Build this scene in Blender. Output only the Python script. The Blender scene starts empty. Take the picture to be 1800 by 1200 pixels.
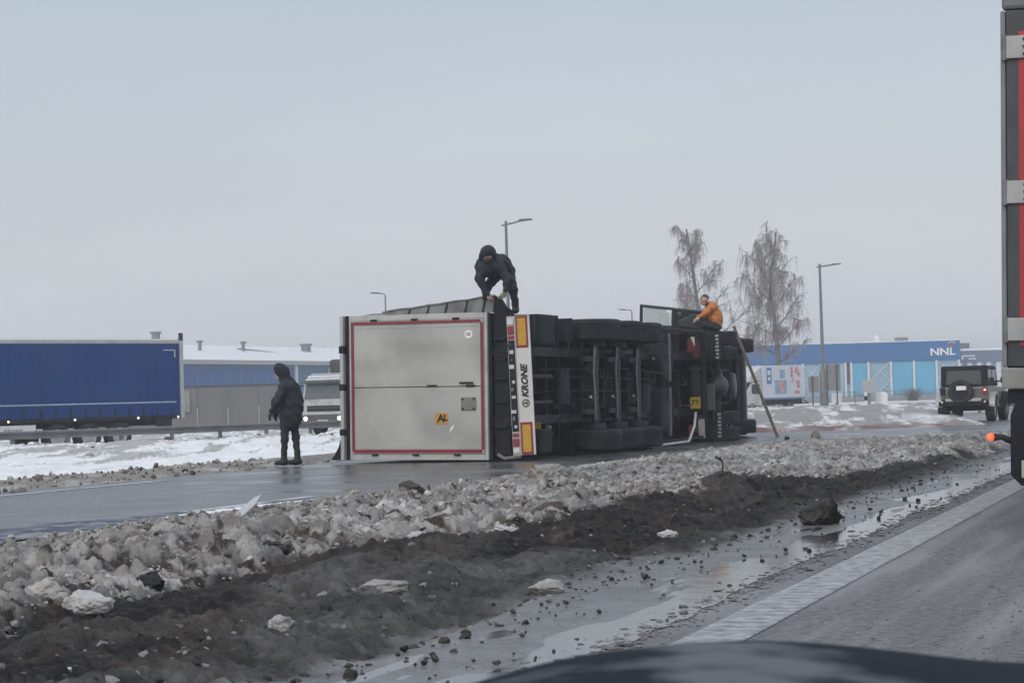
import bpy, bmesh, math, random
import numpy as np
from mathutils import Vector, Matrix, Euler

random.seed(7)
RNG = np.random.default_rng(11)
SC = bpy.context.scene
COL = SC.collection
R_ = math.radians

# ------------------------------------------------------------------ camera
cam_d = bpy.data.cameras.new('camera')
cam = bpy.data.objects.new('camera', cam_d)
COL.objects.link(cam)
cam_d.sensor_width = 36.0
cam_d.lens = 72.0
cam_d.clip_start = 0.05
cam_d.clip_end = 6000
CAM_H = 1.05
pitch = math.atan(105 / 3600)
roll = R_(1.6)
fwd = Vector((0, math.cos(pitch), math.sin(pitch)))
xp = Vector((1, 0, 0))
zp = Vector((0, -math.sin(pitch), math.cos(pitch)))
cr = math.cos(roll) * xp - math.sin(roll) * zp
cu = math.sin(roll) * xp + math.cos(roll) * zp
cam.matrix_world = Matrix(((cr.x, cu.x, -fwd.x, 0), (cr.y, cu.y, -fwd.y, 0), (cr.z, cu.z, -fwd.z, CAM_H), (0, 0, 0, 1)))
cam_d.dof.use_dof = True
cam_d.dof.focus_distance = 34
cam_d.dof.aperture_fstop = 20
SC.camera = cam

# ------------------------------------------------------------------ sky, sun, exposure
SUN_EL, SUN_AZ = 38, 205
world = bpy.data.worlds.new('World')
SC.world = world
world.use_nodes = True
nt = world.node_tree
nt.nodes.clear()
w_out = nt.nodes.new('ShaderNodeOutputWorld')
sky = nt.nodes.new('ShaderNodeTexSky')
sky.sky_type = 'NISHITA'
sky.sun_disc = False
sky.sun_elevation = R_(SUN_EL)
sky.sun_rotation = R_(SUN_AZ)
sky.air_density = 1.5
sky.dust_density = 4.0
bg1 = nt.nodes.new('ShaderNodeBackground')
bg1.inputs['Strength'].default_value = 0.05
nt.links.new(sky.outputs[0], bg1.inputs['Color'])
tc = nt.nodes.new('ShaderNodeTexCoord')
sep = nt.nodes.new('ShaderNodeSeparateXYZ')
nt.links.new(tc.outputs['Generated'], sep.inputs[0])
ramp = nt.nodes.new('ShaderNodeValToRGB')
e = ramp.color_ramp.elements
e[0].position = 0.0; e[0].color = (0.61, 0.635, 0.685, 1)
e[1].position = 1.0; e[1].color = (0.60, 0.65, 0.71, 1)
for p_, c_ in ((0.05, (0.455, 0.485, 0.552, 1)), (0.10, (0.36, 0.38, 0.44, 1)), (0.20, (0.29, 0.312, 0.37, 1)), (0.5, (0.46, 0.49, 0.55, 1))):
    q = ramp.color_ramp.elements.new(p_); q.color = c_
nt.links.new(sep.outputs['Z'], ramp.inputs[0])
mp = nt.nodes.new('ShaderNodeMapping')
mp.inputs['Scale'].default_value = (1.0, 1.0, 3.0)
nt.links.new(tc.outputs['Generated'], mp.inputs[0])
cn = nt.nodes.new('ShaderNodeTexNoise')
cn.inputs['Scale'].default_value = 3.5
cn.inputs['Detail'].default_value = 4.0
nt.links.new(mp.outputs[0], cn.inputs['Vector'])
mr = nt.nodes.new('ShaderNodeMapRange')
mr.inputs[1].default_value = 0.3; mr.inputs[2].default_value = 0.7
mr.inputs[3].default_value = 0.95; mr.inputs[4].default_value = 1.05
nt.links.new(cn.outputs[0], mr.inputs[0])
mul = nt.nodes.new('ShaderNodeMix'); mul.data_type = 'RGBA'; mul.blend_type = 'MULTIPLY'
mul.inputs[0].default_value = 1.0
nt.links.new(ramp.outputs[0], mul.inputs[6]); nt.links.new(mr.outputs[0], mul.inputs[7])
bg2 = nt.nodes.new('ShaderNodeBackground')
bg2.inputs['Strength'].default_value = 1.23
nt.links.new(mul.outputs[2], bg2.inputs['Color'])
addw = nt.nodes.new('ShaderNodeAddShader')
nt.links.new(bg1.outputs[0], addw.inputs[0]); nt.links.new(bg2.outputs[0], addw.inputs[1])
nt.links.new(addw.outputs[0], w_out.inputs['Surface'])

sun_d = bpy.data.lights.new('sun', 'SUN')
sun_d.energy = 0.6
sun_d.angle = R_(40)
sun_d.color = (1.0, 0.97, 0.93)
sun = bpy.data.objects.new('sun', sun_d)
COL.objects.link(sun)
sun.rotation_euler = Euler((R_(90 - SUN_EL), 0, R_(180 - SUN_AZ)))
sun.location = (-20, -30, 60)

SC.view_settings.view_transform = 'Standard'
SC.view_settings.look = 'None'
SC.view_settings.exposure = 0.0
SC.view_settings.gamma = 1.0
SC.view_settings.use_curve_mapping = False
SC.render.engine = 'CYCLES'
SC.cycles.max_bounces = 6
SC.cycles.volume_bounces = 0
SC.cycles.use_denoising = True

# ------------------------------------------------------------------ helpers: materials
def srgb(r, g, b):
    f = lambda c: (c / 255 / 12.92) if c / 255 <= 0.04045 else ((c / 255 + 0.055) / 1.055) ** 2.4
    return (f(r), f(g), f(b))

def M(name, c1, c2=None, rough=0.6, metal=0.0, scale=4.0, lo=0.35, hi=0.65, bump=0.0, bscale=None, bdist=0.02,
      dirt_or_sheen=None, dscale=1.5, dlo=0.45, dhi=0.7, spec=0.5, coat=0.0, emit=None, estr=0.0, attr=None, rvar=0.0, stretch=None, dstretch=None, trans=0.0, alpha=1.0):
    m = bpy.data.materials.new(name)
    m.use_nodes = True
    t = m.node_tree; N = t.nodes; Lk = t.links
    b = N['Principled BSDF']
    b.inputs['Roughness'].default_value = rough
    b.inputs['Metallic'].default_value = metal
    b.inputs['Specular IOR Level'].default_value = spec
    if coat: b.inputs['Coat Weight'].default_value = coat; b.inputs['Coat Roughness'].default_value = 0.1
    if trans: b.inputs['Transmission Weight'].default_value = trans; b.inputs['IOR'].default_value = 1.05
    if alpha < 1: b.inputs['Alpha'].default_value = alpha
    if emit:
        b.inputs['Emission Color'].default_value = (*emit, 1); b.inputs['Emission Strength'].default_value = estr
    co = N.new('ShaderNodeTexCoord')
    vec = co.outputs['Object']
    if stretch:
        mpn = N.new('ShaderNodeMapping'); mpn.inputs['Scale'].default_value = stretch
        if len(stretch) == 4: pass
        Lk.new(vec, mpn.inputs[0]); vec = mpn.outputs[0]
    n = N.new('ShaderNodeTexNoise'); n.inputs['Scale'].default_value = scale; n.inputs['Detail'].default_value = 6
    n.inputs['Roughness'].default_value = 0.6
    Lk.new(vec, n.inputs['Vector'])
    rp = N.new('ShaderNodeMapRange'); rp.inputs[1].default_value = lo; rp.inputs[2].default_value = hi
    Lk.new(n.outputs[0], rp.inputs[0])
    if c2 is None: c2 = tuple(x * 0.8 for x in c1)
    mx = N.new('ShaderNodeMix'); mx.data_type = 'RGBA'
    Lk.new(rp.outputs[0], mx.inputs[0])
    mx.inputs[6].default_value = (*c1, 1); mx.inputs[7].default_value = (*c2, 1)
    colr = mx.outputs[2]
    if attr:
        an = N.new('ShaderNodeAttribute'); an.attribute_name = attr
        m2 = N.new('ShaderNodeMix'); m2.data_type = 'RGBA'; m2.blend_type = 'MULTIPLY'; m2.inputs[0].default_value = 1
        Lk.new(an.outputs['Color'], m2.inputs[6]); Lk.new(colr, m2.inputs[7]); colr = m2.outputs[2]
        Lk.new(an.outputs['Alpha'], b.inputs['Roughness'])
    if dirt_or_sheen:
        n2 = N.new('ShaderNodeTexNoise'); n2.inputs['Scale'].default_value = dscale; n2.inputs['Detail'].default_value = 8
        dvec = co.outputs['Object']
        if dstretch:
            mq = N.new('ShaderNodeMapping'); mq.inputs['Scale'].default_value = dstretch; Lk.new(dvec, mq.inputs[0]); dvec = mq.outputs[0]
        Lk.new(dvec, n2.inputs['Vector'])
        r2 = N.new('ShaderNodeMapRange'); r2.inputs[1].default_value = dlo; r2.inputs[2].default_value = dhi
        Lk.new(n2.outputs[0], r2.inputs[0])
        m3 = N.new('ShaderNodeMix'); m3.data_type = 'RGBA'
        Lk.new(r2.outputs[0], m3.inputs[0]); Lk.new(colr, m3.inputs[6]); m3.inputs[7].default_value = (*dirt_or_sheen, 1); colr = m3.outputs[2]
    Lk.new(colr, b.inputs['Base Color'])
    if rvar:
        rr = N.new('ShaderNodeMapRange'); rr.inputs[1].default_value = 0.35; rr.inputs[2].default_value = 0.65
        rr.inputs[3].default_value = max(0.02, rough - rvar); rr.inputs[4].default_value = min(1, rough + rvar)
        Lk.new(n.outputs[0], rr.inputs[0]); Lk.new(rr.outputs[0], b.inputs['Roughness'])
    if bump:
        nb = N.new('ShaderNodeTexNoise'); nb.inputs['Scale'].default_value = bscale or scale * 4; nb.inputs['Detail'].default_value = 6
        Lk.new(vec, nb.inputs['Vector'])
        bp = N.new('ShaderNodeBump'); bp.inputs['Strength'].default_value = bump; bp.inputs['Distance'].default_value = bdist
        Lk.new(nb.outputs[0], bp.inputs['Height']); Lk.new(bp.outputs[0], b.inputs['Normal'])
    return m

def lum(c, k): return tuple(x * k for x in c)

BLACK = M('black_underbody', (0.005, 0.008, 0.013), (0.011, 0.015, 0.021), rough=0.7, scale=3, bump=0.3, dirt_or_sheen=(0.026, 0.029, 0.034), dscale=4, dlo=0.5, dhi=0.8, spec=.3)
DARKSTEEL = M('dark_steel', (0.015, 0.020, 0.027), (0.032, 0.038, 0.046), rough=0.55, metal=0.2, scale=4, dirt_or_sheen=(0.055, 0.055, 0.056), dscale=5, dlo=0.5, dhi=0.8, spec=.35)
GREYSTEEL = M('grey_steel', (0.22, 0.23, 0.24), (0.14, 0.145, 0.15), rough=0.5, metal=0.4, scale=6)
RUBBER = M('tyre_rubber', (0.012, 0.016, 0.021), (0.026, 0.030, 0.035), rough=0.8, spec=.3, scale=5, bump=0.2, bscale=30, dirt_or_sheen=(0.055, 0.058, 0.062), dscale=3, dlo=0.5, dhi=0.8)
RIM = M('rim_steel', (0.30, 0.31, 0.32), (0.18, 0.185, 0.19), rough=0.45, metal=0.5, scale=8)
WHITEP = M('dirty_white_panel', (0.50, 0.505, 0.495), (0.40, 0.405, 0.395), rough=0.45, scale=0.9, dirt_or_sheen=(0.24, 0.235, 0.22), dscale=1.1, dlo=0.52, dhi=0.85, bump=0.05, bscale=2)
WHITE = M('white_paint', (0.72, 0.73, 0.74), (0.6, 0.61, 0.62), rough=0.45, scale=2, dirt_or_sheen=(0.35, 0.34, 0.33), dscale=2, dlo=0.55, dhi=0.9)
SNOW = M('clean_snow', (0.80, 0.82, 0.85), (0.68, 0.70, 0.73), rough=0.8, scale=1.2, bump=0.3)
REDT = M('red_tape', (0.25, 0.02, 0.042), (0.18, 0.016, 0.034), rough=0.4, scale=6)
YELLOWP = M('amber_plate', (0.55, 0.33, 0.03), (0.45, 0.26, 0.03), rough=0.4, scale=6, dirt_or_sheen=(0.2, 0.15, 0.06), dlo=0.55, dhi=0.9)
GLASSD = M('dark_glass', (0.03, 0.04, 0.045), (0.02, 0.026, 0.03), rough=0.08, scale=1, spec=0.6)
LETTER = M('black_lettering', (0.012, 0.012, 0.014), rough=0.5)
LAMPRED = M('red_lens', (0.30, 0.03, 0.04), (0.22, 0.02, 0.03), rough=0.3)
LAMPW = M('white_lens', (0.65, 0.66, 0.68), (0.5, 0.5, 0.52), rough=0.25)
SKIN = M('skin', (0.45, 0.29, 0.22), (0.38, 0.22, 0.17), rough=0.55, scale=12)

# ------------------------------------------------------------------ helpers: meshes
class MB:
    def __init__(s): s.v = []; s.f = []; s.m = []
    def add(s, vs, fs, mi=0):
        o = len(s.v); s.v.extend([tuple(p) for p in vs])
        for q in fs: s.f.append(tuple(i + o for i in q)); s.m.append(mi)
        return s
    def box(s, a, b, mi=0, rot=None, piv=None):
        x0, y0, z0 = a; x1, y1, z1 = b
        vs = [Vector(p) for p in ((x0,y0,z0),(x1,y0,z0),(x1,y1,z0),(x0,y1,z0),(x0,y0,z1),(x1,y0,z1),(x1,y1,z1),(x0,y1,z1))]
        if rot is not None:
            pv = Vector(piv) if piv is not None else sum(vs, Vector()) / 8
            vs = [pv + rot @ (p - pv) for p in vs]
        return s.add(vs, [(0,3,2,1),(4,5,6,7),(0,1,5,4),(1,2,6,5),(2,3,7,6),(3,0,4,7)], mi)
    def cbox(s, c, sz, mi=0, rot=None):
        return s.box([c[i] - sz[i] / 2 for i in range(3)], [c[i] + sz[i] / 2 for i in range(3)], mi, rot)
    def tube(s, pts, r, n=8, mi=0, cap=True):
        pts = [Vector(p) for p in pts]
        rs = r if isinstance(r, (list, tuple)) else [r] * len(pts)
        rings = []; prev = None
        for i, p in enumerate(pts):
            d = (pts[min(i + 1, len(pts) - 1)] - pts[max(i - 1, 0)]).normalized()
            if prev is None:
                a = d.cross(Vector((0, 0, 1)))
                if a.length < 0.05: a = d.cross(Vector((0, 1, 0)))
            else: a = prev - d * prev.dot(d)
            a.normalize(); prev = a; b = d.cross(a)
            rings.append([p + (a * math.cos(2 * math.pi * k / n) + b * math.sin(2 * math.pi * k / n)) * rs[i] for k in range(n)])
        vs = [q for rg in rings for q in rg]; fs = []
        for i in range(len(pts) - 1):
            for k in range(n):
                k2 = (k + 1) % n
                fs.append((i*n+k, i*n+k2, (i+1)*n+k2, (i+1)*n+k))
        if cap: fs.append(tuple(range(n - 1, -1, -1))); fs.append(tuple((len(pts)-1)*n + k for k in range(n)))
        return s.add(vs, fs, mi)
    def lathe(s, o, ax, prof, n=24, mi=0):
        o = Vector(o); ax = Vector(ax).normalized()
        a = ax.cross(Vector((0, 0, 1)))
        if a.length < 0.05: a = ax.cross(Vector((0, 1, 0)))
        a.normalize(); b = ax.cross(a); vs = []; fs = []
        for t, r in prof:
            for k in range(n):
                an = 2 * math.pi * k / n
                vs.append(o + ax * t + (a * math.cos(an) + b * math.sin(an)) * r)
        for i in range(len(prof) - 1):
            for k in range(n):
                k2 = (k + 1) % n
                fs.append((i*n+k, i*n+k2, (i+1)*n+k2, (i+1)*n+k))
        fs.append(tuple(range(n - 1, -1, -1))); fs.append(tuple((len(prof)-1)*n + k for k in range(n)))
        return s.add(vs, fs, mi)
    def prism(s, poly, axis, lo, hi, mi=0):
        n = len(poly)
        def P(u, v, w): return {'x': (w, u, v), 'y': (u, w, v), 'z': (u, v, w)}[axis]
        vs = [P(u, v, lo) for u, v in poly] + [P(u, v, hi) for u, v in poly]
        fs = [tuple(range(n - 1, -1, -1)), tuple(range(n, 2 * n))]
        for k in range(n): k2 = (k + 1) % n; fs.append((k, k2, n + k2, n + k))
        return s.add(vs, fs, mi)
    def build(s, name, mats, parent=None, smooth=False, bevel=0.0, segs=2, angle=0.7):
        me = bpy.data.meshes.new(name)
        me.from_pydata(s.v, [], s.f)
        bm = bmesh.new(); bm.from_mesh(me)
        bmesh.ops.recalc_face_normals(bm, faces=bm.faces)
        bm.to_mesh(me); bm.free()
        if not isinstance(mats, (list, tuple)): mats = [mats]
        for m in mats: me.materials.append(m)
        me.polygons.foreach_set('material_index', s.m)
        if smooth:
            me.polygons.foreach_set('use_smooth', [True] * len(me.polygons))
            me.set_sharp_from_angle(angle=angle)
        o = bpy.data.objects.new(name, me); COL.objects.link(o)
        if parent: o.parent = parent
        if bevel:
            bv = o.modifiers.new('bevel', 'BEVEL'); bv.width = bevel; bv.segments = segs; bv.limit_method = 'ANGLE'; bv.angle_limit = R_(40)
            bv.harden_normals = False
        return o

def tag(o, label=None, cat=None, group=None, kind=None):
    if label: o['label'] = label
    if cat: o['category'] = cat
    if group: o['group'] = group
    if kind: o['kind'] = kind
    return o

def thing(name, label, cat, loc=(0, 0, 0), rz=0.0, group=None):
    o = bpy.data.objects.new(name, None); COL.objects.link(o)
    o.empty_display_size = 0.2
    o.location = loc; o.rotation_euler = (0, 0, rz)
    return tag(o, label, cat, group)

def copy_tree(o, parent=None):
    c = o.copy(); COL.objects.link(c)
    if parent: c.parent = parent
    for ch in list(o.children): copy_tree(ch, c)
    return c

def mesh_np(name, verts, faces, mats, parent=None, smooth=False, colors=None):
    me = bpy.data.meshes.new(name)
    verts = np.asarray(verts, dtype=np.float32); faces = np.asarray(faces, dtype=np.int32)
    nv, nf, k = len(verts), len(faces), faces.shape[1]
    me.vertices.add(nv); me.vertices.foreach_set('co', verts.ravel())
    me.loops.add(nf * k); me.loops.foreach_set('vertex_index', faces.ravel())
    me.polygons.add(nf); me.polygons.foreach_set('loop_start', np.arange(0, nf * k, k, dtype=np.int32))
    me.update(calc_edges=True); me.validate()
    me.polygons.foreach_set('use_smooth', np.full(nf, bool(smooth)))
    if colors is not None:
        a = me.color_attributes.new('Col', 'FLOAT_COLOR', 'POINT')
        a.data.foreach_set('color', np.asarray(colors, dtype=np.float32).ravel())
    for m in (mats if isinstance(mats, (list, tuple)) else [mats]): me.materials.append(m)
    o = bpy.data.objects.new(name, me); COL.objects.link(o)
    if parent: o.parent = parent
    return o

def text(name, s, size, mat, mw, parent=None, extrude=0.002, shear=0.0, offset=0.0, sx=1.0, align='CENTER'):
    c = bpy.data.curves.new(name, 'FONT')
    c.body = s; c.size = size; c.extrude = extrude; c.shear = shear; c.offset = offset
    c.align_x = align; c.align_y = 'CENTER'; c.resolution_u = 3
    c.materials.append(mat)
    o = bpy.data.objects.new(name, c); COL.objects.link(o)
    if parent: o.parent = parent
    dg = bpy.context.evaluated_depsgraph_get()
    me = bpy.data.meshes.new_from_object(o.evaluated_get(dg)); bpy.data.objects.remove(o)
    if not me.materials: me.materials.append(mat)
    o = bpy.data.objects.new(name, me); COL.objects.link(o)
    if parent: o.parent = parent
    o.matrix_local = mw @ Matrix.Diagonal((sx, 1, 1, 1))
    return o

def basis(rd, up, loc):
    rd = Vector(rd).normalized(); up = Vector(up).normalized(); nn = rd.cross(up)
    return Matrix(((rd.x, up.x, nn.x, loc[0]), (rd.y, up.y, nn.y, loc[1]), (rd.z, up.z, nn.z, loc[2]), (0, 0, 0, 1)))

def smooth01(x): x = np.clip(x, 0, 1); return x * x * (3 - 2 * x)

_TAB = RNG.random((256, 256))
def vnoise(x, y):
    xi = np.floor(x).astype(int); yi = np.floor(y).astype(int)
    fx = x - xi; fy = y - yi
    fx = fx * fx * (3 - 2 * fx); fy = fy * fy * (3 - 2 * fy)
    a = _TAB[xi & 255, yi & 255]; b = _TAB[(xi + 1) & 255, yi & 255]
    c = _TAB[xi & 255, (yi + 1) & 255]; d = _TAB[(xi + 1) & 255, (yi + 1) & 255]
    return (a * (1 - fx) + b * fx) * (1 - fy) + (c * (1 - fx) + d * fx) * fy
def fbm(x, y, o=4, g=0.5):
    s = 0; a = 1.0; t = 0
    for i in range(o):
        s = s + a * (vnoise(x * 2 ** i + 17.3 * i, y * 2 ** i + 5.1 * i) - 0.5); t += a; a *= g
    return s / t * 2

_WT = RNG.random((4, 256, 256))
def worley(x, y):
    xi = np.floor(x).astype(int); yi = np.floor(y).astype(int)
    best = np.full(x.shape, 9.0); ra = np.zeros(x.shape); rb_ = np.zeros(x.shape)
    for dx in (-1, 0, 1):
        for dy in (-1, 0, 1):
            cx, cy = xi + dx, yi + dy; a, b = cx & 255, cy & 255
            d = np.hypot(cx + _WT[0][a, b] - x, cy + _WT[1][a, b] - y)
            m = d < best; best = np.where(m, d, best); ra = np.where(m, _WT[2][a, b], ra); rb_ = np.where(m, _WT[3][a, b], rb_)
    return best, ra, rb_

# signed-distance bodies (people, clods): smooth union of tapered capsules -> one closed skin
def surf(F, o, h):
    nx, ny, nz = F.shape; sh = (nx - 1, ny - 1, nz - 1)
    acc = np.zeros(sh + (3,)); cnt = np.zeros(sh)
    def sl(off): return F[off[0]:off[0] + sh[0], off[1]:off[1] + sh[1], off[2]:off[2] + sh[2]]
    for ax in range(3):
        for b in (0, 1):
            for c in (0, 1):
                A = [0, 0, 0]; oth = [i for i in range(3) if i != ax]; A[oth[0]] = b; A[oth[1]] = c
                B = list(A); B[ax] = 1
                fa, fb = sl(A), sl(B); m = (fa < 0) != (fb < 0)
                t = np.where(m, fa / np.where(m, fa - fb, 1), 0)
                p = np.zeros(sh + (3,)); p[..., oth[0]] = b; p[..., oth[1]] = c; p[..., ax] = t
                acc += p * m[..., None]; cnt += m
    act = cnt > 0; idx = -np.ones(sh, dtype=int); idx[act] = np.arange(act.sum())
    ii = np.argwhere(act); V = (ii + acc[act] / cnt[act][:, None]) * h + np.array(o)
    Q = []
    S = F < 0
    for ax in range(3):
        u, w = [i for i in range(3) if i != ax]
        a0 = [slice(1, -1)] * 3; a0[ax] = slice(0, -1); a1 = list(a0); a1[ax] = slice(1, None)
        ch = np.argwhere(S[tuple(a0)] != S[tuple(a1)])
        if len(ch) == 0: continue
        base = ch.copy(); base[:, u] += 1; base[:, w] += 1
        def cell(du, dw):
            q = base.copy(); q[:, u] -= du; q[:, w] -= dw
            return idx[q[:, 0], q[:, 1], q[:, 2]]
        Q.append(np.stack([cell(1, 1), cell(0, 1), cell(0, 0), cell(1, 0)], 1))
    return V, np.concatenate(Q)

def blob(name, caps, mat, parent=None, h=0.018, k=0.02, wob=0.0, wf=9.0, flat=None):
    P = np.array([list(c[0]) for c in caps] + [list(c[1]) for c in caps], float)
    rm = max(max(c[2], c[3]) for c in caps) + k * 2 + wob + h * 2
    lo = P.min(0) - rm; hi = P.max(0) + rm
    ax = [np.arange(lo[i], hi[i] + h, h) for i in range(3)]
    X, Y, Z = np.meshgrid(*ax, indexing='ij')
    acc = np.zeros(X.shape)
    for a, b, ra, rb in caps:
        a = np.array(a, float); ab = np.array(b, float) - a; l2 = max(ab @ ab, 1e-9)
        t = np.clip(((X - a[0]) * ab[0] + (Y - a[1]) * ab[1] + (Z - a[2]) * ab[2]) / l2, 0, 1)
        d = np.sqrt((X - a[0] - t * ab[0]) ** 2 + (Y - a[1] - t * ab[1]) ** 2 + (Z - a[2] - t * ab[2]) ** 2) - (ra + (rb - ra) * t)
        acc += np.exp(-np.clip(d, -0.6, 1.2) / k)
    F = -k * np.log(acc + 1e-30)
    if wob:
        F = F + wob * (np.sin(X * wf * 1.3 + Z * wf * 0.7 + 1.0) * np.sin(Y * wf + Z * wf * 1.1) + 0.6 * np.sin(Z * wf * 2.3 + X * wf * 0.9) * np.sin(X * wf * 1.7 - Y * wf * 1.9)) * 0.6
    V, Q = surf(F, lo, h)
    me = bpy.data.meshes.new(name); me.from_pydata([tuple(v) for v in V], [], [tuple(int(i) for i in q) for q in Q])
    bm = bmesh.new(); bm.from_mesh(me); bmesh.ops.recalc_face_normals(bm, faces=bm.faces); bm.to_mesh(me); bm.free()
    me.polygons.foreach_set('use_smooth', [True] * len(me.polygons)); me.materials.append(mat)
    o = bpy.data.objects.new(name, me); COL.objects.link(o)
    if parent: o.parent = parent
    return o

# road frame: s along the carriageway, l to its left; the camera stands at s = l = 0
DX, DY = 0.3256, 0.9455
def LS(l, s): return (s * DX - l * DY, s * DY + l * DX)
def LS_np(l, s): return s * DX - l * DY, s * DY + l * DX
ROADROT = -math.atan2(DX, DY)

# ================================================================== SETTING
ASPH = M('wet_asphalt', (0.16, 0.16, 0.163), (0.085, 0.086, 0.09), rough=0.6, rvar=0.12, scale=22, lo=0.35, hi=0.65, bump=0.7, bscale=45, bdist=0.02, spec=.35,
         dirt_or_sheen=(0.21, 0.212, 0.215), dscale=1.0, dlo=0.46, dhi=0.66, dstretch=(4.5, .35, 1))  # pale lengthwise streaks paint wet-road reflections into the colour
def ground_mat():
    return M('snow_field', (1, 1, 1), (0.82, 0.82, 0.81), rough=0.75, scale=1.1, bump=0.6, bscale=2.2, bdist=0.12, attr='Col')
GROUND = ground_mat()

def terrain_z(X, Y):
    L = -X * DY + Y * DX
    S = X * DX + Y * DY
    L2 = X * -0.755 + Y * 0.656
    S2 = X * 0.656 + Y * 0.755
    z = np.full(X.shape, -0.12)
    # left: slush shoulder, then the snowy slope up to the guard rail
    t = (L - 18.3) / np.maximum((L - 18.3) + np.maximum(50.3 - L2, 0.0) * 1.0, 0.01)
    left = (L > 15.2) & (Y < 190)
    zb = -0.10 + 0.25 * smooth01(t * 1.05) - .12 * smooth01((t - .93) / .07)
    zl = np.where(L < 19.0, np.interp(L, [15.2, 15.7, 16.4, 17.4, 18.4, 19.0], [-0.10, -0.02, 0.07, 0.08, 0.0, -0.08]), zb)
    zl = zl + 0.05 * fbm(X * 1.3, Y * 0.7, 3) * (L > 15.9) + 0.20 * fbm((X - 0.12 * Y) * 1.4, Y * 0.2, 5, 0.6) * smooth01((L - 20) / 4)
    over = smooth01((L2 - 50.9) / 1.5)
    zl = zl * (1 - over) + (-0.42) * over
    z = np.where(left, zl, z)
    # right: snow bank beyond the junction
    right = (X > 4.0) & (Y > 50)
    edge = 55.4 + 0.0 * X + 0.35 * np.maximum(X - 9, 0)
    u = (Y - edge) / 19.0
    keep = 1 - smooth01((X - (12.6 + 0.16 * (Y - 58))) / 1.6)
    bank = -0.12 + (0.20 * smooth01(u * 12) + 0.42 * smooth01(u)) * (1 - smooth01((Y - 82) / 22) * 0.95)
    bank = bank + (0.10 * fbm(X * 0.5, Y * 0.22, 4) + 0.09 * fbm((X + .1 * Y) * 1.6, Y * 0.3, 4, .6)) * smooth01(u * 6)
    bank = np.where(u < 0, -0.12, bank)
    z = np.where(right, bank * keep + (-0.12) * (1 - keep), z)
    far = smooth01((Y - 95) / 20) * (X > -2)
    z = z * (1 - far) + (-0.14) * far
    return z, L, L2, S, S2

def build_ground():
    ys = [-60.0, -20.0, 0.0]
    y = 4.0
    while y < 120: ys.append(y); y *= 1.010
    while y < 1500: ys.append(y); y *= 1.06
    ys = np.array(ys)
    nx = 820
    tt = np.linspace(-1, 1, nx)
    V = []
    for yv in ys:
        half = max(9.0, abs(yv) * 0.30 + 4)
        row = np.sign(tt) * (np.abs(tt) ** 1.0) * half
        row[0] = -700; row[-1] = 700
        V.append(np.stack([row, np.full(nx, yv)], 1))
    V = np.concatenate(V)
    z, L, L2, S, S2 = terrain_z(V[:, 0], V[:, 1])
    X, Y = V[:, 0], V[:, 1]
    # own colour of the surface: clean snow, scraped dirty snow, brown slush, red-brown salt and sand
    snow = np.array([0.86, 0.87, 0.88]); dirty = np.array([0.43, 0.425, 0.41]); slush = np.array([0.21, 0.195, 0.175]); redm = np.array([0.17, 0.085, 0.075]); grey = np.array([0.30, 0.30, 0.305])
    c = np.tile(dirty, (len(V), 1))
    def lay(w, colr):
        w = np.clip(w, 0, 1)[:, None]; return c * (1 - w) + colr * w
    n1 = fbm(X * 0.9, Y * 0.45, 4); n2 = fbm((X - 0.10 * Y) * 1.9, Y * 0.19, 5, 0.62); n3 = fbm(X * 2.5, Y * 1.2, 3)
    t = (L - 18.3) / np.maximum((L - 18.3) + np.maximum(50.3 - L2, 0), 0.01)
    lf = (L > 18.3) & (Y < 190)
    wsnow = smooth01((0.95 - t + n2 * 1.9) / 0.3)
    c = lay(np.where(lf, wsnow, 0), snow)
    c = lay(np.where((L > 15) & (L < 19.2), smooth01((18.9 - L + n1 * 0.8) / 0.5), 0), slush)
    c = lay(np.where((L > 15) & (L < 19.0), smooth01((n3 - 0.08) / 0.2) * 0.7, 0), dirty)
    rt = (X > 4) & (Y > 50) & (Y < 130)
    c = lay(np.where(rt, 0.75, 0), np.array([0.25, 0.25, 0.24])); c = lay(np.where(rt, smooth01((n2 * 1.3 + n1 * 0.5 + 0.02 * (X - 9) - 0.06) / 0.22) * 0.8, 0), snow)
    c = lay(np.where(rt, smooth01((n3 + n1 * 0.6 - 0.05) / 0.22) * 0.45, 0), slush)
    edge = 55.4 + 0.35 * np.maximum(X - 9, 0)
    redw = smooth01((2.7 - np.abs(Y - edge - 0.9) + n3 * 1.4) / 1.2) * (1 - smooth01((X - 12.0) / 1.5)) * (0.55 + 0.45 * smooth01((n1 + 0.15) / 0.2))
    c = lay(np.where(rt, redw, 0), redm)
    c = lay(smooth01((Y - 92) / 10) * (X > 0) * smooth01((n1 + 0.25) / 0.4), grey)
    c = lay(smooth01((Y - 160) / 60), snow * 0.9)
    al = np.full((len(V), 1), 0.75)
    ny = len(ys)
    i, j = np.meshgrid(np.arange(ny - 1), np.arange(nx - 1), indexing='ij')
    a = (i * nx + j).ravel()
    F = np.stack([a, a + 1, a + nx + 1, a + nx], 1)
    o = mesh_np('ground', np.concatenate([V, z[:, None]], 1), F, GROUND, smooth=True, colors=np.concatenate([c, al], 1))
    tag(o, kind='structure')
build_ground()

def sheet(name, pts, z, mat):
    me = bpy.data.meshes.new(name); me.from_pydata([(x, y, z) for x, y in pts], [], [tuple(range(len(pts)))])
    bm = bmesh.new(); bm.from_mesh(me); bmesh.ops.recalc_face_normals(bm, faces=bm.faces)
    if sum(f.normal.z for f in bm.faces) < 0: bmesh.ops.reverse_faces(bm, faces=bm.faces)
    bm.to_mesh(me); bm.free(); me.materials.append(mat)
    o = bpy.data.objects.new(name, me); COL.objects.link(o)
    return tag(o, kind='structure')

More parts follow.
